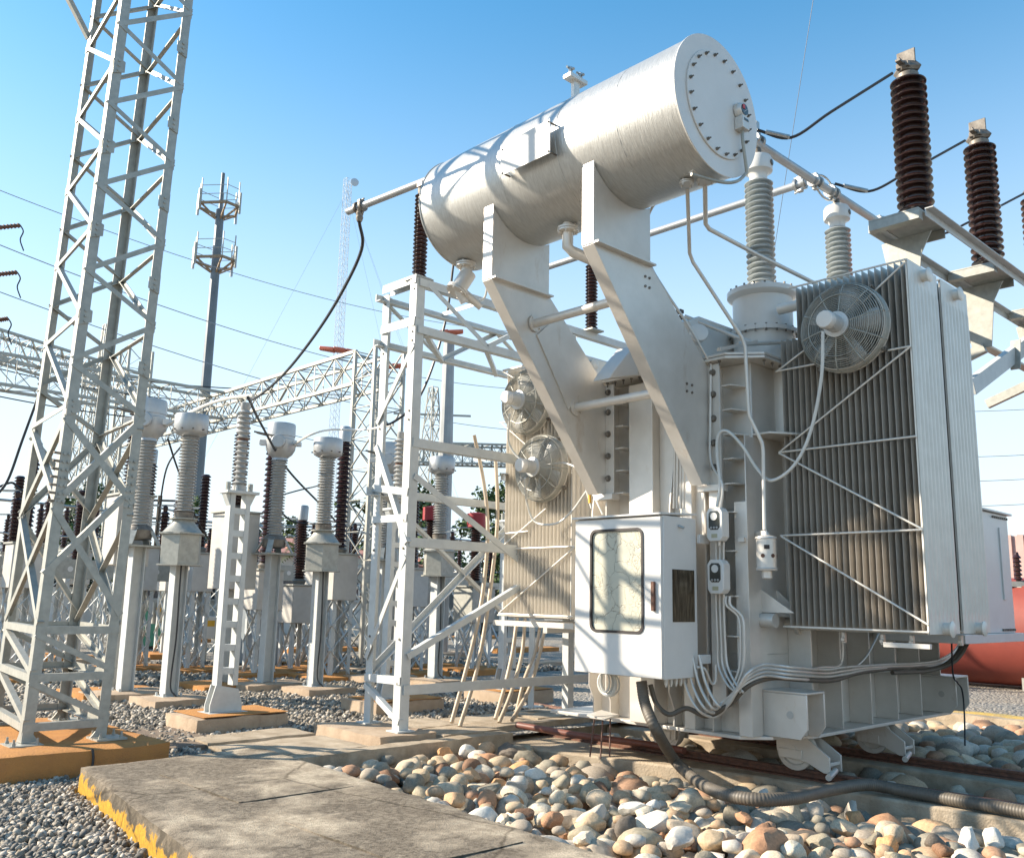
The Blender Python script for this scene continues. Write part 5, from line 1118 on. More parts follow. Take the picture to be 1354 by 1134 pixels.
for i, (x, y, l) in enumerate(SP):
    slimpost(x, y, l); o = pad('concrete_footing', x-.50, y-.40, x+.62, y+.40, .19, ('orange-topped concrete block under the slim post left of the frame','orange-topped concrete block behind the steel frame','concrete block under the slim post behind the hoses')[i], PADC)
    MB().plate([(x-.40,y-.38,.192),(x+.60,y-.38,.192),(x+.60,y+.38,.192),(x-.40,y+.38,.192)], (0,0,.006)).build('painted_top', PADO, o)
    if True: 
        c = o.children[0]; c.location = (0,0,0)
# ------------------------------------------------------------------ circuit breakers with brown poles further back
def brpole(par, x, y, z0, h, r=.13, cap=True, m_=None, n=22):
    MB().lathe([(r*.6,0)]+sheds(.02,h,n,r*.66,r)+[(r*.6,h)], (x,y,z0), (0,0,1), 20).build('porcelain', m_ or DBRN, par)
    if cap: MB().lathe([(r*.8,h),(r*.85,h+.26),(r*.7,h+.29),(.01,h+.3)], (x,y,z0), (0,0,1), 20).build('pole_cap', HEAD, par)
def legs4(par, x, y, s, h, z0=.1):
    for dx in (-s,s):
        for dy in (-s,s): MB().ang((x+dx,y+dy,z0),(x+dx,y+dy,h),(-1 if dx > 0 else 1,0,0),(0,-1 if dy > 0 else 1,0),.07,.01).build('leg', WSTL, par, smooth=False)
    b = MB()
    for (a, c) in (((-s,-s),(s,-s)),((-s,-s),(-s,s)),((s,-s),(s,s)),((-s,s),(s,s))):
        nz = max(1, int((h-z0)/(2*s)))
        for i in range(nz):
            za = z0+(h-z0)*i/nz; zb_ = z0+(h-z0)*(i+1)/nz
            b.bar((x+a[0],y+a[1],za),(x+c[0],y+c[1],zb_),.045,.006); b.bar((x+c[0],y+c[1],za),(x+a[0],y+a[1],zb_),.045,.006)
    b.build('cross_bracing', WSTL, par, smooth=False, kind='stuff')
def breaker(px, d, zbox0, zbox1, wbox, hpole, lab, legs=True, r=.13, red=False, cap=True):
    q = away(px, 760, d); x, y = q.x, q.y
    t = thing('circuit_breaker', lab, 'circuit breaker', (x,y,0), 'circuit breaker poles in the yard')
    MB().box((x-wbox/2,y-wbox/2,zbox0),(x+wbox/2,y+wbox/2,zbox1)).build('cabinet', CABY if not red else GALV, t, bevel=.01)
    MB().box((x-wbox*.56,y-wbox*.56,zbox1+.001),(x+wbox*.56,y+wbox*.56,zbox1+.03)).build('cabinet_lid', GALV, t)
    MB().lathe([(r*.9,zbox1+.03),(r*1.1,zbox1+.1),(r*.8,zbox1+.14)], (x,y,0), (0,0,1), 16).build('collar', CAST, t)
    brpole(t, x, y, zbox1+.12, hpole, r, cap=cap)
    if red: MB().lathe([(r*1.5,0),(r*1.5,.28),(r*.8,.3)], (x,y,zbox1+.12+hpole), (0,0,1), 12).build('red_cap', mat('red_cap_paint', (.35,.02,.025), rough=.5), t)
    if legs: legs4(t, x, y, wbox*.42, zbox0)
    else: hpost(t, x, y, .1, zbox0, .2)
    o = pad('concrete_footing', x-.6, y-.55, x+.6, y+.55, .12, 'orange concrete footing under the '+lab, PADO); o['label'] = 'orange footing under the '+' '.join(lab.split()[:11]); return t
breaker(163, 14.6, 1.85, 2.85, .50, 1.15, 'grey square cabinet with brown pole behind the lattice tower', legs=False)
breaker(307, 15.5, 1.55, 2.75, .55, 1.2, 'pale cabinet with brown capped pole right behind the slim post', legs=False)
breaker(350, 17.5, 1.2, 1.9, .5, 2.2, 'tall dark brown pole right behind the middle bowl-headed transformer', cap=False)
breaker(447, 17.0, 1.4, 2.2, .5, 1.95, 'tall dark brown pole behind the middle drum-headed transformer')
breaker(396, 18.5, .95, 1.65, .55, 1.15, 'small white cabinet with short brown pole between two transformers', r=.12)
breaker(568, 20, 1.3, 1.9, .5, 1.1, 'pole with red cap left of the drum-headed transformer behind the frame', red=True)
breaker(628, 19, 1.0, 1.7, .6, 1.1, 'pole with red cap and pale cabinet left of the radiator fans', red=True)
breaker(28, 17, 1.5, 2.2, .45, 1.6, 'dark ribbed pole at the far left edge behind the tower', cap=False, r=.10)
breaker(12, 19, 1.4, 2.1, .45, 1.3, 'shorter dark ribbed pole at the very left edge', cap=False, r=.10)
breaker(98, 22, 1.6, 2.3, .5, 1.2, 'dark ribbed pole seen between the tower legs', cap=False, r=.12)
breaker(228, 23, 1.5, 2.1, .5, 1.4, 'rusty dark pole between the two left transformers', cap=False, r=.11)
breaker(187, 19, 1.5, 2.3, .45, 1.5, 'brown capped pole partly hidden behind the left bowl-headed transformer', r=.12)
breaker(262, 18.5, 1.5, 2.2, .42, 1.4, 'slender brown pole right of the first drum-headed transformer', cap=False, r=.10)
breaker(422, 20, 1.4, 2.1, .45, 1.5, 'brown capped pole just left of the second drum-headed transformer', r=.11)
breaker(545, 18, 1.3, 2.0, .45, 1.4, 'brown pole seen right beside the right frame post', cap=False, r=.11)
# long support beams of the disconnectors
def dbeam(pxa, pxb, d1, d2, z, lab, nleg):
    a = away(pxa, 760, d1); b = away(pxb, 760, d2); a.z = b.z = z
    t = thing('support_beam', lab, 'steel beam', (a.x,a.y,0), 'horizontal support beams in the yard')
    MB().bar(a, b, .22, .34).build('beam', GALV, t, bevel=.004)
    for i in range(nleg):
        q = a.lerp(b, (i+.15)/(nleg-.7)); legs4(t, q.x, q.y, .24, z-.17)
    for i in range(nleg*2): q = a.lerp(b, (i+.3)/(nleg*2)); MB().lathe([(.05,0),(.05,.014)], (q.x,q.y-.112,z), (a-b).cross(V(0,0,1)).normalized()*1, 12).build('hole_plate', CABM, t)
    return t, a, b
t_, a_, b_ = dbeam(-60, 262, 17.5, 19.5, 1.85, 'long grey steel beam on lattice legs crossing behind the lattice tower', 4)
t_, a2, b2 = dbeam(330, 640, 21, 25, 1.95, 'grey steel beam on lattice legs across the middle of the yard', 5)
t_, a3, b3 = dbeam(-80, 330, 27, 30, 2.0, 'furthest grey steel beam behind the left transformers', 5)
k_ = 0
for (a, b, n, h) in ((a_, b_, 8, 1.0), (a2, b2, 9, .95), (a3, b3, 9, 1.1)):
    for i in range(n):
        q = a.lerp(b, (i+.5)/n)
        labs = ['ribbed insulator on the %s beam' % ('nearest', 'middle', 'furthest')[(a is a2)+2*(a is a3)]]
        t = thing('post_insulator', 'dark ribbed insulator number %d from the left on the %s beam' % (i+1, ('left near', 'middle', 'furthest')[(a is a2)+2*(a is a3)]), 'insulator', (q.x,q.y,q.z+.17), 'dark insulators on the support beams')
        t['label'] = '%s from the left of the dark ribbed insulators on the %s grey support beam' % (('first','second','third','fourth','fifth','sixth','seventh','eighth','ninth')[i], ('left near', 'middle', 'furthest')[(a is a2)+2*(a is a3)])
        t['group'] = 'dark insulators on the %s support beam' % ('left near', 'middle', 'furthest')[(a is a2)+2*(a is a3)]
        MB().lathe([(.05,0)]+sheds(.02,h,15,.06,.095)+[(.04,h),(.05,h+.08),(.02,h+.12)], (q.x,q.y,q.z+.17), (0,0,1), 12).build('porcelain', DBRN, t)
        MB().bar((q.x-.25,q.y,q.z+.17+h+.1),(q.x+.25,q.y+.1,q.z+.17+h+.14),.04,.04).build('contact', ALU, t)
# small disconnector stools deeper in the yard
def stool(px, d, h, n, hi, lab, rot=.3):
    q = away(px, 760, d); t = thing('disconnector', lab, 'disconnector', (q.x,q.y,0), 'disconnectors deeper in the yard'); legs4(t, q.x, q.y, .28, h)
    e = V(math.cos(rot), math.sin(rot), 0); c = V(q.x,q.y,h+.08); MB().bar(c-e*1.1, c+e*1.1, .14, .16).build('crossbeam', GALV, t)
    tops = []
    for i in range(n):
        p = c+e*(-.95+1.9*i/max(1,n-1))+V(0,0,.08); MB().lathe([(.04,0)]+sheds(.02,hi,11,.05,.085)+[(.03,hi),(.04,hi+.07)], p, (0,0,1), 12).build('porcelain', DBRN if px % 2 else LGREYP, t); tops.append(p+V(0,0,hi+.09))
    MB().tube([tops[0]-e*.3, tops[-1]+e*.3], .03, 6).build('blade_arm', ALU, t)
for i, (px, d, h, n, hi, lab) in enumerate(((45,21,2.0,3,.95,'disconnector with three dark insulators between the first two tower legs'),(121,25,2.3,3,.9,'disconnector with dark insulators right behind the tower'),(233,27,2.4,3,1.0,'disconnector with dark insulators left of the slim ladder post, far back'),(285,22,1.9,2,.9,'disconnector with two dark insulators just left of the ladder post'),(337,28,2.2,3,1.0,'disconnector with dark insulators right of the ladder post, far back'),(411,24,2.1,3,.9,'disconnector with dark insulators right of the middle palm'),(461,30,2.5,3,1.0,'disconnector in front of the gantry column'),(505,26,2.0,2,.9,'disconnector with dark insulators behind the frame posts'),(541,30,2.3,3,1.0,'disconnector seen between the frame posts and the grey pole'),(607,27,2.0,3,.9,'disconnector right of the tall grey pole'),(649,23,1.7,3,.8,'disconnector close to the left edge of the left radiator'))):
    stool(px, d, h, n, hi, lab, .2+.25*(i % 3))
for i, (pa, pb, d, y_) in enumerate(((-40,250,23,700),(180,480,27,688),(300,660,31,690),(380,660,24,708))):
    o = MB().tube(sag(away(pa, y_, d), away(pb, y_+6, d*1.05), .12, 20), .022, 6).build('bus_conductor', ALU); tag(o, ('leftmost thin conductor strung low behind the tower','thin conductor strung low behind the two left transformers','long thin conductor strung low across the middle of the yard','thin conductor strung low behind the steel frame')[i], 'conductor', 'low conductors in the yard')
# cabinets on the ground
def cabinet(px, py, w_, dp, h, m_, lab, cat='cabinet', zf=0, rotz=0, lid=True, nm='yard_cabinet'):
    q = on(px, py, Z=zf); t = thing(nm, lab, cat, (q.x,q.y,zf))
    MB().box((q.x-w_/2,q.y-.0,zf+.08),(q.x+w_/2,q.y+dp,zf+h)).build('body', m_, t, bevel=.01)
    if lid: MB().box((q.x-w_/2-.03,q.y-.03,zf+h+.001),(q.x+w_/2+.03,q.y+dp+.03,zf+h+.03)).build('lid', m_, t, bevel=.005)
    MB().box((q.x-w_/2+.04,q.y-.004,zf+.14),(q.x+w_/2-.04,q.y-.0005,zf+h-.08)).build('door', m_, t)
    MB().box((q.x-w_/2+.04,q.y+.04,zf),(q.x+w_/2-.04,q.y+dp-.04,zf+.08)).build('plinth', DARK, t); return t, q
BG = mat('blue_grey_paint', (.25,.29,.31), (.20,.23,.25), rough=.4, scale=4); GRN = mat('green_paint', (.10,.33,.20), (.08,.27,.16), rough=.5, scale=4)
cabinet(354, 884, .62, .75, 1.22, BG, 'blue-grey steel cabinet standing behind the middle bowl-headed transformer')
cabinet(195, 858, .65, .6, 1.05, GRN, 'green steel cabinet behind the left transformers')
cabinet(528, 815, 1.2, .7, 1.5, CABM, 'white cabinet behind the steel frame', )
cabinet(82, 830, 2.2, .8, 1.55, CABM, 'wide white cabinet with an orange sign behind the tower')
q = on(82, 830, Z=0); MB().box((q.x-.2,q.y-.012,1.15),(q.x+.5,q.y-.006,1.32)).build('orange_sign', YEL, bpy.data.objects['yard_cabinet.003'])
t = thing('meter_box', 'small white meter box with orange label on a post left of the ladder post', 'box', tuple(on(270,880,Z=0))); q = on(270,880,Z=0)
MB().box((q.x-.13,q.y-.1,.55),(q.x+.13,q.y+.1,1.0)).build('box_body', CABM, t, bevel=.008); MB().box((q.x-.11,q.y-.106,.80),(q.x+.11,q.y-.101,.92)).build('label_plate', YEL, t); MB().cyl((q.x,q.y,0),(q.x,q.y,.55),.03,8).build('post', GALV, t)
t = thing('meter_box', 'small grey box with yellow label on a post behind the first voltage transformer', 'box', tuple(on(197,850,Z=0))); q = on(204,868,Z=0)
MB().box((q.x-.16,q.y-.1,.75),(q.x+.16,q.y+.1,1.25)).build('box_body', GALV, t, bevel=.008); MB().box((q.x-.10,q.y-.106,1.02),(q.x+.02,q.y-.101,1.12)).build('label_plate', YEL, t); MB().cyl((q.x,q.y,0),(q.x,q.y,.75),.03,8).build('post', GALV, t)
# low kerbs and blocks scattered in the yard
for i, (px, py, w_, dp, h, m_, lab) in enumerate(((40,872,1.4,.5,.12,PADO,'low orange block left behind the tower base'),(225,850,2.6,.6,.10,PADO,'long orange kerb block behind the left transformers'),(300,890,2.4,.5,.10,PADC,'tan concrete kerb behind the slim post'),(430,862,2.2,.8,.12,PADO,'orange block under the lattice column in the middle'),(470,890,2.0,.5,.10,PADC,'tan concrete kerb left of the steel frame base'),(620,845,3.0,.6,.12,PADO,'orange kerb row left of the radiators'),(700,862,2.5,.6,.12,PADO,'orange kerb row behind the hoses'),(590,870,2.4,.7,.12,PADC,'tan footing row seen between the frame legs'),(150,876,1.6,.5,.1,PADC,'tan kerb just right of the tower'),(740,880,2.0,.5,.1,PADC,'tan kerb left of the control cabinet'))):
    q = on(px, py, Z=0); o = block('yard_block', q.x-w_/2, q.y, -.05, q.x+w_/2, q.y+dp, h, m_, wob=.012, step=.2, bev=.03); tag(o, lab, 'block', 'low concrete blocks in the yard')
# ------------------------------------------------------------------ lattice gantry
def lattice_box(par, p, q, wx, wy, n, m_=None, leg=.07, bar=.035, name='lattice_bars'):
    """four chords from p to q with zigzag bars; wx, wy = vectors of the cross section"""
    p = Vector(p); q = Vector(q); wx = Vector(wx); wy = Vector(wy); m_ = m_ or GALV
    cs = [V(0,0,0), wx, wx+wy, wy]
    for c in cs: MB().bar(p+c, q+c, leg, leg).build('chord', m_, par, smooth=False)
    b = MB()
    for i in range(n):
        a0 = p.lerp(q, i/n); a1 = p.lerp(q, (i+1)/n)
        for j in range(4):
            c0, c1 = cs[j], cs[(j+1) % 4]
            if i % 2: c0, c1 = c1, c0
            b.bar(a0+c0, a1+c1, bar, bar*.4); b.bar(a0+c0, a0+c1, bar, bar*.4); b.bar(a1+c0, a0+c1, bar, bar*.4) if j % 2 else None
    b.build(name, m_, par, smooth=False, kind='stuff')
GX, GY = 11.2, 16.0
G = thing('lattice_gantry', 'grey lattice gantry column with a long lattice beam reaching left across the yard', 'gantry', (GX,GY,0))
lattice_box(G, (GX-.35,GY-.35,.15), (GX-.35,GY-.35,6.75), (.75,0,0), (0,.75,0), 10)
lattice_box(G, (GX-.35,GY+.4,6.0), (GX-.35,GY+13.5,6.0), (.75,0,0), (0,0,.72), 16)
lattice_box(G, (GX-.35,GY+13.5,.15), (GX-.35,GY+13.5,6.75), (.75,0,0), (0,.75,0), 10)
lattice_box(G, (GX-.35,GY+6.5,6.0), (GX-9,GY+6.5,6.0), (0,.75,0), (0,0,.7), 12)
G2 = thing('lattice_gantry', 'distant grey lattice beam crossing the left edge behind the tower', 'gantry', (6,27,0))
a = away(-60,462,27); b = away(165,528,29); a.z = b.z+.4; lattice_box(G2, a, b, (b-a).cross(V(0,0,1)).normalized()*.7, (0,0,.7), 12)
lattice_box(G2, V(b.x,b.y,.1), V(b.x,b.y,b.z+1.6), (.7,0,0), (0,.7,0), 14)
G3 = thing('lattice_gantry', 'distant thin lattice beam on a lattice tower left of the radiator fans', 'gantry', (23,26,0))
a = away(548,600,33); b = away(700,632,33); a.z = b.z = (a.z+b.z)/2; lattice_box(G3, a, b, (b-a).cross(V(0,0,1)).normalized()*.7, (0,0,.7), 12, bar=.05)
def mast(px, pytop, d, wb, wt, lab, pybase=780, n=12, m_=None, arms=(), bar=.05, leg=.08, cat='tower'):
    q = away(px, pytop, d); t = thing('lattice_mast', lab, cat, (q.x,q.y,0)); m_ = m_ or GALV; H_ = q.z
    for sx in (-1,1):
        for sy in (-1,1): MB().tube([(q.x+sx*wb/2,q.y+sy*wb/2,0),(q.x+sx*wt/2,q.y+sy*wt/2,H_)], leg/2, 5).build('leg', m_, t, smooth=False)
    b = MB()
    for i in range(n):
        z0_, z1_ = H_*i/n, H_*(i+1)/n; w0 = wb+(wt-wb)*i/n; w1 = wb+(wt-wb)*(i+1)/n
        c0 = [V(q.x+sx*w0/2,q.y+sy*w0/2,z0_) for sx, sy in ((-1,-1),(1,-1),(1,1),(-1,1))]; c1 = [V(q.x+sx*w1/2,q.y+sy*w1/2,z1_) for sx, sy in ((-1,-1),(1,-1),(1,1),(-1,1))]
        for j in range(4): b.bar(c0[j], c1[(j+1) % 4], bar, bar*.4); b.bar(c0[(j+1) % 4], c1[j], bar, bar*.4); b.bar(c1[j], c1[(j+1) % 4], bar, bar*.4)
    for (z, l) in arms: b.bar((q.x-l,q.y+l*.8,z),(q.x+l,q.y-l*.8,z), bar*2, bar*2)
    b.build('bracing', m_, t, smooth=False, kind='stuff'); return t, q
mast(573, 512, 48, 2.0, .35, 'thin tapering lattice pylon between the frame and the tall grey pole', n=12, arms=((11,1.6),(9.4,1.8)))
mast(128, 480, 42, 1.6, .6, 'distant lattice pylon seen through the lattice tower', n=12)
mast(143, 430, 46, 1.4, .3, 'slender dark lattice pylon between the tower legs', n=14)
FAR = mat('far_steel', (.50,.56,.62), (.44,.50,.56), rough=.6)  # sky-like haze tint put into the colour so the distant mast fades
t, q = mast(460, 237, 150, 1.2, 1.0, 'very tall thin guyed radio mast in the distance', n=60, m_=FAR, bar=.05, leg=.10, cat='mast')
MB().lathe([(.1,0),(.7,.2),(.7,.35),(.1,.5)], q+V(.9,-.7,-.6), (-.4,-.9,0), 16).build('dish', FAR, t)
for (dx, dy) in ((28,-10),(-22,22),(30,8),(36,0)): MB().tube([q+V(0,0,-2), V(q.x+dx,q.y+dy,0)], .022, 4).build('guy_wire', FAR, t)
# telecom monopole with two platforms
q = away(295, 232, 60); t = thing('telecom_pole', 'tall grey telecom pole with two round antenna platforms', 'telecom tower', (q.x,q.y,0))
bt = V(24.6,54.7,0); MB().lathe([(.36,0),(.32,13),(.27,25.5),(.26,26.2),(.12,26.3),(.12,28.8)], (q.x,q.y,0), (0,0,1), 12).build('pole', mat('pole_steel', (.17,.19,.21), (.12,.14,.15), rough=.5, metal=.3, scale=1, dirt=(.28,.15,.09), dscale=.8, dlo=.6), t, smooth=False)
for zc in (26.3, 22.6):
    p = MB(); n = 3
    vs = [V(q.x+1.35*math.cos(R(a)), q.y+1.35*math.sin(R(a)), zc) for a in (20,60,140,180,260,300)]
    for i in range(6): p.bar(vs[i], vs[(i+1) % 6], .12, .16); p.bar(V(q.x,q.y,zc-.9), vs[i], .10, .10)
    p.build('platform', mat('platform_steel', (.34,.24,.14), (.22,.16,.10), rough=.6), t, smooth=False)
    r_ = MB()
    for h_ in (.6,1.2):
        for i in range(6): r_.bar(vs[i]+V(0,0,h_), vs[(i+1) % 6]+V(0,0,h_), .035, .035)
    for v_ in vs: r_.bar(v_, v_+V(0,0,1.7), .06, .06)
    r_.build('railing', GALV, t, smooth=False)
    for i, v_ in enumerate(vs):
        if i in (0,2,3,5): 
            e = (v_-V(q.x,q.y,zc)).normalized(); MB().box(v_+e*.1+V(-.07,-.06,-.5), v_+e*.1+V(.07,.06,.95)).build('antenna', GALV if i % 2 else HEAD, t)
# tall grey pole behind the frame, rusty lower part
q = away(594, 452, 25); t = thing('steel_pole', 'tall plain grey steel pole with rust behind the steel frame', 'pole', (q.x,q.y,0))
MB().lathe([(.24,0),(.20,5.5),(.15,q.z),(.01,q.z+.01)], (q.x,q.y,0), (0,0,1), 12).build('pole', mat('rusty_pole', (.36,.38,.38), (.28,.29,.29), rough=.5, metal=.3, scale=2, dirt=(.30,.13,.07), dscale=1.2, dlo=.57), t, smooth=False)
# wooden line poles far off
for i, (px, py, d, lab) in enumerate(((655,700,70,'small wooden line pole far right of the frame'),(212,655,60,'thin wooden pole with crossarms between the first two transformers'),(98,660,70,'distant wooden pole seen through the tower'))):
    q = away(px, py, d); t = thing('line_pole', lab, 'pole', (q.x,q.y,0)); MB().cyl((q.x,q.y,0),(q.x,q.y,q.z),.14,8).build('pole', mat('timber', (.10,.08,.06), rough=.9), t)
    for h_ in (.3,1.4): MB().bar((q.x-1,q.y+.8,q.z-h_),(q.x+1,q.y-.8,q.z-h_),.12,.12).build('crossarm', DARK, t)
# street lamps
for i, (px, py, d, lab, flip) in enumerate(((447,466,24,'red-orange street lamp head above the gantry beam, leftmost',1),(588,443,24,'red-orange street lamp head just right of the steel frame top',-1),(522,487,26,'red-orange street lamp head between the gantry and the frame',-1))):
    q = away(px, py, d); t = thing('street_lamp', lab, 'street lamp', (q.x,q.y,0), 'red-orange street lamps')
    e = V(math.sin(YAW),-math.cos(YAW),0)*flip
    h = MB(); c = q
    for s0, s1, w0, w1, zz in ((-.50,-.1,.12,.30,.0),(-.1,.22,.30,.24,.02),(.22,.42,.16,.10,.03)):
        n_ = V(-e.y,e.x,0); a, b = c-e*-s0, c-e*-s1
        h.plate([c+e*s0+n_*w0/2+V(0,0,zz-.06*s0*2), c+e*s1+n_*w1/2+V(0,0,zz-.06*s1*2), c+e*s1-n_*w1/2+V(0,0,zz-.06*s1*2), c+e*s0-n_*w0/2+V(0,0,zz-.06*s0*2)], (0,0,.10))
    h.build('lamp_head', ORANGE, t, bevel=.02); MB().tube([c+e*.40+V(0,0,-.02), c+e*.8+V(0,0,-.14), c+e*1.1+V(0,0,-.5), V(c.x+e.x*1.1,c.y+e.y*1.1,0)], .045, 8).build('lamp_pole', GALV, t)
# ------------------------------------------------------------------ wires
def w3(pts, s, r, lab, grp=None, m_=None):
    o = MB().tube(sag(pts[0], pts[1], s, 24), r, 5).build('overhead_wire', m_ or BLACK); tag(o, lab, 'wire', grp); return o
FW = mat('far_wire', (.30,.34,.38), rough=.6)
for i, (a, b, s, r) in enumerate((((-30,240,40),(700,440,60),1.2,.018),((-30,312,36),(700,515,60),1.2,.02),((-30,375,36),(700,570,60),1.0,.02),((-30,430,36),(600,610,60),1.0,.02))):
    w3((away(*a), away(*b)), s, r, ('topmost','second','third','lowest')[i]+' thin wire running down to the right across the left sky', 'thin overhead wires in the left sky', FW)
for i, (a, b) in enumerate((((-30,470,24),(345,515,26)),((-30,480,25),(260,530,28)),((-30,518,24),(300,560,26)))):
    w3((away(*a), away(*b)), .15, .016, 'dark overhead cable behind the tower, '+('upper','middle','lower')[i]+' of three', 'dark overhead cables behind the tower')
w3((away(1080,-30,30), away(1010,420,34)), 0, .010, 'hair-thin wire hanging from the top between tank and brown insulators')
for i, y_ in enumerate((538,598,630,663)): w3((away(1150,y_+6,45), away(1500,y_-8,50)), .2, .016, 'thin wire right of the radiators, '+('topmost','second','third','lowest')[i]+' of four', 'thin wires right of the radiators', FW)
wire('droop_cable', 'heavy black cable drooping from the free pipe end to the yard insulator', [BA.lerp(BB,.10)-V(0,0,.2), on(478,330,X=6.3), on(450,390,X=6.6), on(415,445,X=6.9), on(375,495,X=7.1), on(340,525,X=7.3), on(328,528,X=7.4)], .022)
wire('droop_cable', 'black cable hanging down behind the steel frame towards the yard', [on(600,345,Y=9.6), on(590,420,Y=9.8), on(570,490,Y=10), on(548,535,Y=10.1), on(520,558,Y=10.2), on(505,562,Y=10.2)], .018)
wire('jumper_wire', 'white bent pipe linking the slim post insulator to the left transformer heads', [on(335,523,Y=10.2), on(300,527,Y=11), on(262,540,Y=12), on(215,565,Y=13)], .022, WHITEC)
wire('jumper_wire', 'thin white conductor from the middle drum head to the steel frame', [on(385,590,Y=13.2), on(410,575,Y=12.4), on(437,568,Y=12.3), on(480,568,Y=12), on(520,562,Y=10.1)], .018, WHITEC)
wire('jumper_wire', 'black jumper crossing behind the middle transformer down to the right', [on(328,525,Y=10), on(345,560,Y=12), on(380,620,Y=14), on(425,668,Y=16), on(445,690,Y=17)], .02)
wire('jumper_wire', 'black jumper from the left bowl head down to the right', [on(222,580,Y=13), on(235,620,Y=14), on(262,690,Y=15), on(300,745,Y=16)], .016)
wire('jumper_wire', 'thin curved lead between the first drum head and the yard behind', [on(243,585,Y=12.3), on(220,620,Y=14), on(210,680,Y=16), on(205,720,Y=17)], .014)
wire('jumper_wire', 'thin black lead sagging below the middle transformer', [on(370,655,Y=15), on(395,648,Y=15), on(425,640,Y=14), on(440,625,Y=13)], .014)
wire('jumper_wire', 'thin lead looping from the brown pole to the drum-headed transformer', [on(366,670,Y=15), on(385,688,Y=15), on(410,692,Y=15), on(425,690,Y=14)], .016)
wire('jumper_wire', 'dark lead curving at the far left edge', [on(52,520,Y=14), on(30,580,Y=14), on(10,635,Y=14), on(-10,660,Y=14)], .02)
wire('jumper_wire', 'dark conductor arching between poles left of the tower', [on(-5,645,Y=16), on(15,638,Y=16), on(24,645,Y=16), on(34,652,Y=16)], .02)
# insulator strings at the left edge
for i, (x_, y_) in enumerate(((30,299),(26,361),(14,422))):
    a, b = away(-12, y_+3, 20), away(x_-3, y_-1, 20); t = thing('line_insulator', ('topmost','middle','lowest')[i]+' of three dark line insulators reaching in from the left edge', 'insulator', tuple(a), 'dark line insulators at the left edge')
    MB().lathe([(.03,0)]+sheds(.02,(b-a).length,8,.035,.055)+[(.03,(b-a).length)], a, b-a, 10).build('rod', RUST, t)
    MB().tube(curve([b, b+V(.06,-.02,-.12), b+V(.03,0,-.3), b+V(.10,-.05,-.52)]), .014, 6).build('drop_chain', BLACK, t)
# ------------------------------------------------------------------ cream hoses at the left of the radiator
HO = mat('cream_hose', (.54,.45,.34), (.40,.32,.23), rough=.5, scale=4, dirt=(.40,.06,.06), dscale=4, dlo=.66)
hs = [[(627,575,8.6),(640,640,8.6),(645,700,8.5),(640,770,8.4),(630,830,8.3),(615,890,8.3),(597,955,8.2)], [(655,600,8.6),(658,680,8.5),(652,750,8.4),(641,830,8.3),(628,895,8.2),(608,960,8.1)], [(684,815,8.5),(678,860,8.4),(668,905,8.3),(655,950,8.2)], [(694,818,8.5),(690,865,8.4),(676,915,8.2),(660,955,8.1)], [(722,822,8.5),(712,870,8.4),(700,910,8.3),(677,952,8.1)], [(715,822,8.6),(708,860,8.5),(693,900,8.3),(681,950,8.3)]]
for i, h in enumerate(hs):
    o = MB().tube(curve([on(a, b, Y=c) for a, b, c in h], 8), .024, 12).build('cream_hose', HO); tag(o, ('outer','inner','left','centre left','right','centre right')[i]+' cream hose '+('from the frame into the trench cover' if i < 2 else 'hanging below the left radiator into the trench'), 'hose', 'cream hoses left of the transformer')
# ------------------------------------------------------------------ buildings and tank in the distance
WALL = mat('rendered_wall', (.55,.54,.51), (.48,.47,.44), rough=.9, scale=1, dirt=(.38,.35,.30), dscale=.8, dlo=.6); PINK = mat('faded_pink_roof', (.45,.22,.17), (.38,.18,.14), rough=.8, scale=1.5)
WIN = mat('dark_window', (.04,.05,.06), rough=.1)
def building(pxa, pxb, d, h, dp, lab, roofm, nwin=5, rh=.8):
    a = away(pxa, 770, d); b = away(pxb, 770, d*1.04); a.z = b.z = 0; e = (b-a).normalized(); n_ = V(-e.y,e.x,0)
    if n_.dot(a) < 0: n_ = -n_
    t = thing('low_building', lab, 'building', (a.x,a.y,0)); L_ = (b-a).length
    MB().plate([a, b, b+n_*dp, a+n_*dp], (0,0,h)).build('wall', WALL, t, smooth=False)
    r_ = MB(); o_ = .4; A, B_ = a-e*o_-n_*o_, b+e*o_-n_*o_; A2, B2 = a-e*o_+n_*(dp+o_), b+e*o_+n_*(dp+o_); m1, m2 = (A+A2)/2+V(0,0,rh), (B_+B2)/2+V(0,0,rh); up_ = V(0,0,h+.01)
    r_.plate([A+up_, B_+up_, m2+up_, m1+up_], (0,0,.12)); r_.plate([m1+up_, m2+up_, B2+up_, A2+up_], (0,0,.12)); ro_ = r_.build('roof', roofm, t, smooth=False)
    k = MB(); nr_ = int(L_/1.0)
    for i in range(nr_): q = A+e*(i+.5)*(L_+2*o_)/nr_; k.bar(q+up_+V(0,0,.14), q+(m1-A)+up_+V(0,0,.14), .08, .05)
    k.build('roof_ribs', roofm, ro_, kind='stuff', smooth=False)
    for i in range(nwin):
        q = a+e*L_*(i+.5)/nwin-n_*.03; w_ = MB().plate([q-e*.5+V(0,0,h*.45), q+e*.5+V(0,0,h*.45), q+e*.5+V(0,0,h*.75), q-e*.5+V(0,0,h*.75)], n_*.02).build('window', WIN, t)
        MB().bar(q-e*.55+V(0,0,h*.43)-n_*.03, q+e*.55+V(0,0,h*.43)-n_*.03, .1, .06).build('sill', WALL, w_)
    return t
building(330, 480, 36, 2.9, 8, 'long low white building with pink roof behind the middle of the yard', PINK, 4)
building(485, 580, 38, 2.6, 8, 'low white building behind the steel frame', PINK, 3, .7)
building(170, 330, 40, 2.7, 8, 'low grey-roofed building behind the left transformers', GALV, 5, .5)
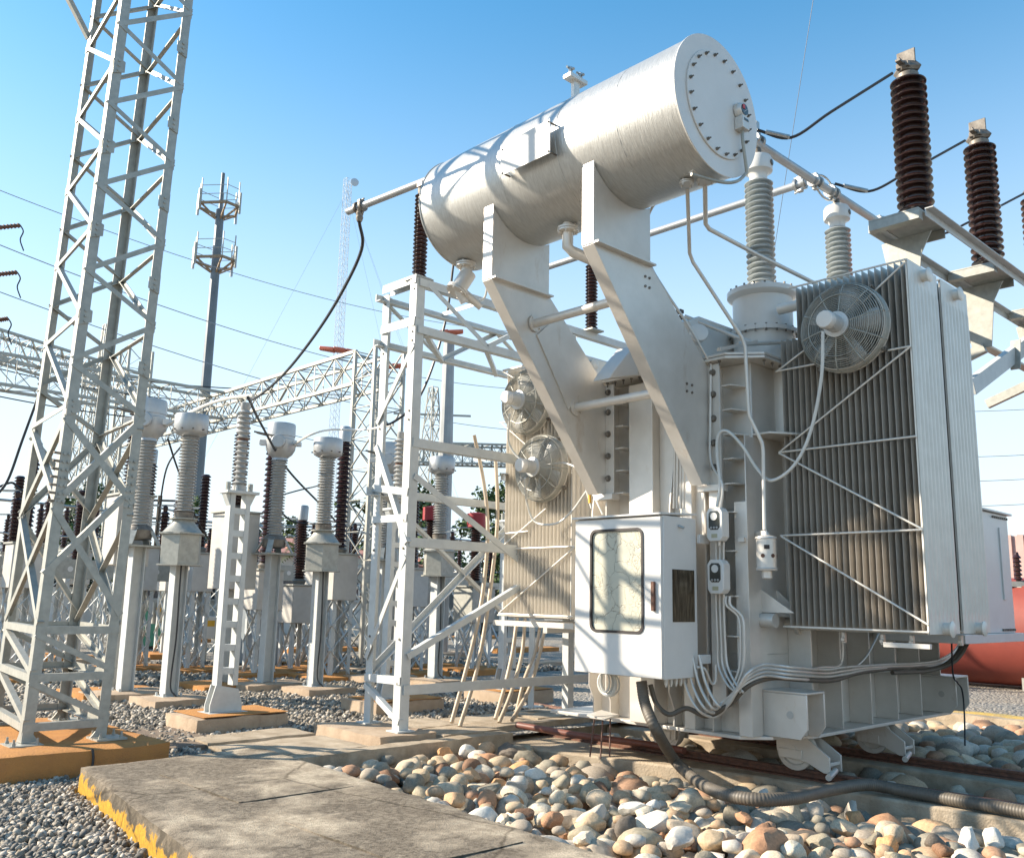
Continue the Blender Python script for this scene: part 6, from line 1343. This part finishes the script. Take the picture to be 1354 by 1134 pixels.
building(-80, 160, 42, 2.9, 8, 'low pale building behind the lattice tower', GALV, 6, .5)
building(600, 720, 42, 2.4, 8, 'low white building left of the radiators', WALL, 3, .4)
building(1330, 1560, 34, 3.2, 8, 'pale building with grey roof at the right edge beyond the red tank', PINK, 3, .5)
# red tank at the right
q = on(1354, 918, Z=0); RX_ = 19.6
t = thing('red_tank', 'large red-orange horizontal tank lying behind the right end of the transformer', 'tank', (RX_, 4, 0))
RED = mat('red_oxide_paint', (.30,.06,.04), (.22,.045,.032), rough=.6, scale=1.5, dirt=(.25,.06,.04), dscale=1.2, dlo=.62)
MB().lathe([(.01,-.25),(.5,-.22),(.85,-.12),(1.0,0),(1.02,.02),(1.02,9.4),(.85,9.55),(.01,9.7)], (RX_, -1.5, 1.06), (0,1,0), 48).build('shell', RED, t)
MB().box((RX_-.6,.5,0),(RX_+.6,1.0,.45)).build('saddle', CONC, t); MB().box((RX_-.6,5.5,0),(RX_+.6,6.0,.45)).build('saddle', CONC, t)
t = thing('pink_shed', 'faded pink corrugated shed wall behind the red tank', 'shed', (25,0,0))
m = MB()
for i in range(60): m.box((24.9,-6+i*.28,0),(24.96,-5.86+i*.28,3.3))
m.box((24.96,-6,0),(29,10.8,3.28)); m.build('corrugated_wall', mat('pink_sheet', (.50,.34,.30), rough=.7), t, smooth=False)
q = away(1343, 720, 20); t = thing('pole_fitting', 'small dark insulator group standing above the red tank', 'insulator', (q.x,q.y,2.0))
for s in (-.5,0,.5): MB().lathe([(.04,0)]+sheds(.02,.5,6,.045,.08)+[(.03,.55)], (q.x+s*.5,q.y-s,2.0+.0), (0,0,1), 10).build('porcelain', DBRN, t)
MB().bar((q.x-.4,q.y+.8,1.95),(q.x+.4,q.y-.8,1.95),.1,.1).build('rail', GALV, t); MB().bar((q.x,q.y,0),(q.x,q.y,1.9),.12,.12).build('post', GALV, t)
# ------------------------------------------------------------------ trees
LEAF = island_mat('leaves', [(.045,.085,.025),(.06,.11,.03),(.035,.065,.022),(.08,.12,.04)], bump=0, speck=.2)
LEAFP = island_mat('palm_leaves', [(.10,.17,.04),(.08,.14,.03),(.13,.19,.05)], bump=0, speck=.2)
BARK = mat('bark', (.11,.085,.06), (.07,.055,.04), rough=.9, scale=6)
def tree(px, pytop, d, wid, lab, kind='round', seed=0):
    rs = random.Random(seed); q = away(px, pytop, d); H_ = max(q.z, 2.5); t = thing('tree', lab, 'tree', (q.x,q.y,0)); bx_ = V(q.x,q.y,0)
    tr_ = MB(); tr_.tube([bx_, bx_+V(.1,0,H_*.4), bx_+V(.0,.1,H_*.8)], [wid*.05, wid*.04, wid*.015], 8); lf = MB(); blobs = []
    for i in range(26 if kind != 'palm' else 0):
        u = rs.random(); z = H_*(.30+.68*u); rr = wid*.5*(1-.75*abs(u-.35)**1.2) if kind == 'round' else wid*.5*(1.05-u)
        a = rs.uniform(0,6.28); c = bx_+V(math.cos(a)*rr*rs.uniform(.2,.9), math.sin(a)*rr*rs.uniform(.2,.9), z); blobs.append((c, wid*rs.uniform(.10,.2)))
        tr_.tube([bx_+V(0,0,z*.6), c], [wid*.015, .01], 5)
    for c, br_ in blobs:
        for k in range(75):
            n_ = V(rs.gauss(0,1), rs.gauss(0,1), rs.gauss(0,1)).normalized(); p = c+n_*br_*rs.random()**.45; a = V(rs.gauss(0,1), rs.gauss(0,1), rs.gauss(0,.6)).normalized(); b = a.cross(n_).normalized(); s = wid*rs.uniform(.018,.035)
            lf.add([p-a*s-b*s*.4, p-a*s*.2+b*s*.6, p+a*s, p-b*s*.7], [(0,1,2,3)])
    if kind == 'palm':
        for i in range(16):
            a = rs.uniform(0,6.28); el = rs.uniform(-.2,1.1); dr_ = V(math.cos(a)*math.cos(el), math.sin(a)*math.cos(el), math.sin(el)); L_ = wid*.55; sd_ = dr_.cross(V(0,0,1)).normalized()
            for j in range(14):
                u = j/14; p = bx_+V(0,0,H_*.8)+dr_*L_*u-V(0,0,L_*.5*u*u)
                for s in (-1,1): e_ = (sd_*s+dr_*.5-V(0,0,.3)).normalized()*wid*.13*(1.1-u); w_ = dr_*wid*.012; lf.add([p-w_, p+w_, p+e_+w_*.2, p+e_-w_*.2], [(0,1,2,3)])
    tr_.build('trunk', BARK, t); l = lf.build('crown', LEAFP if kind == 'palm' else LEAF, t, smooth=False); l['kind'] = 'stuff'
for i, (px, py, d, w_, lab, kd) in enumerate(((645,648,38,3.2,'dark green tree left of the radiator fans','cone'),(672,640,42,4.5,'taller dark tree peeking beside the left radiator','cone'),(375,690,44,3.5,'dark tree behind the middle bowl-headed transformer','round'),(398,700,30,2.2,'small palm with pale green fronds between the two middle transformers','palm'),(470,655,46,5,'broad dark tree behind the lattice gantry column','round'),(540,645,40,4.5,'leafy tree behind the steel frame posts','round'),(552,690,30,2.4,'small bright palm behind the steel frame','palm'),(262,660,48,3.2,'dark slim tree behind the first drum-headed transformer','cone'),(120,635,40,3.5,'leafy tree seen through the lattice tower','round'),(20,720,44,4,'dark bush-like tree at the left edge','round'),(332,700,50,5,'low dark tree behind the slim post','round'),(595,690,50,5,'dark tree behind the tall grey pole','round'),(1345,760,40,3,'dark bush beyond the red tank','round'))):
    tree(px, py, d, w_, lab, kd, i)
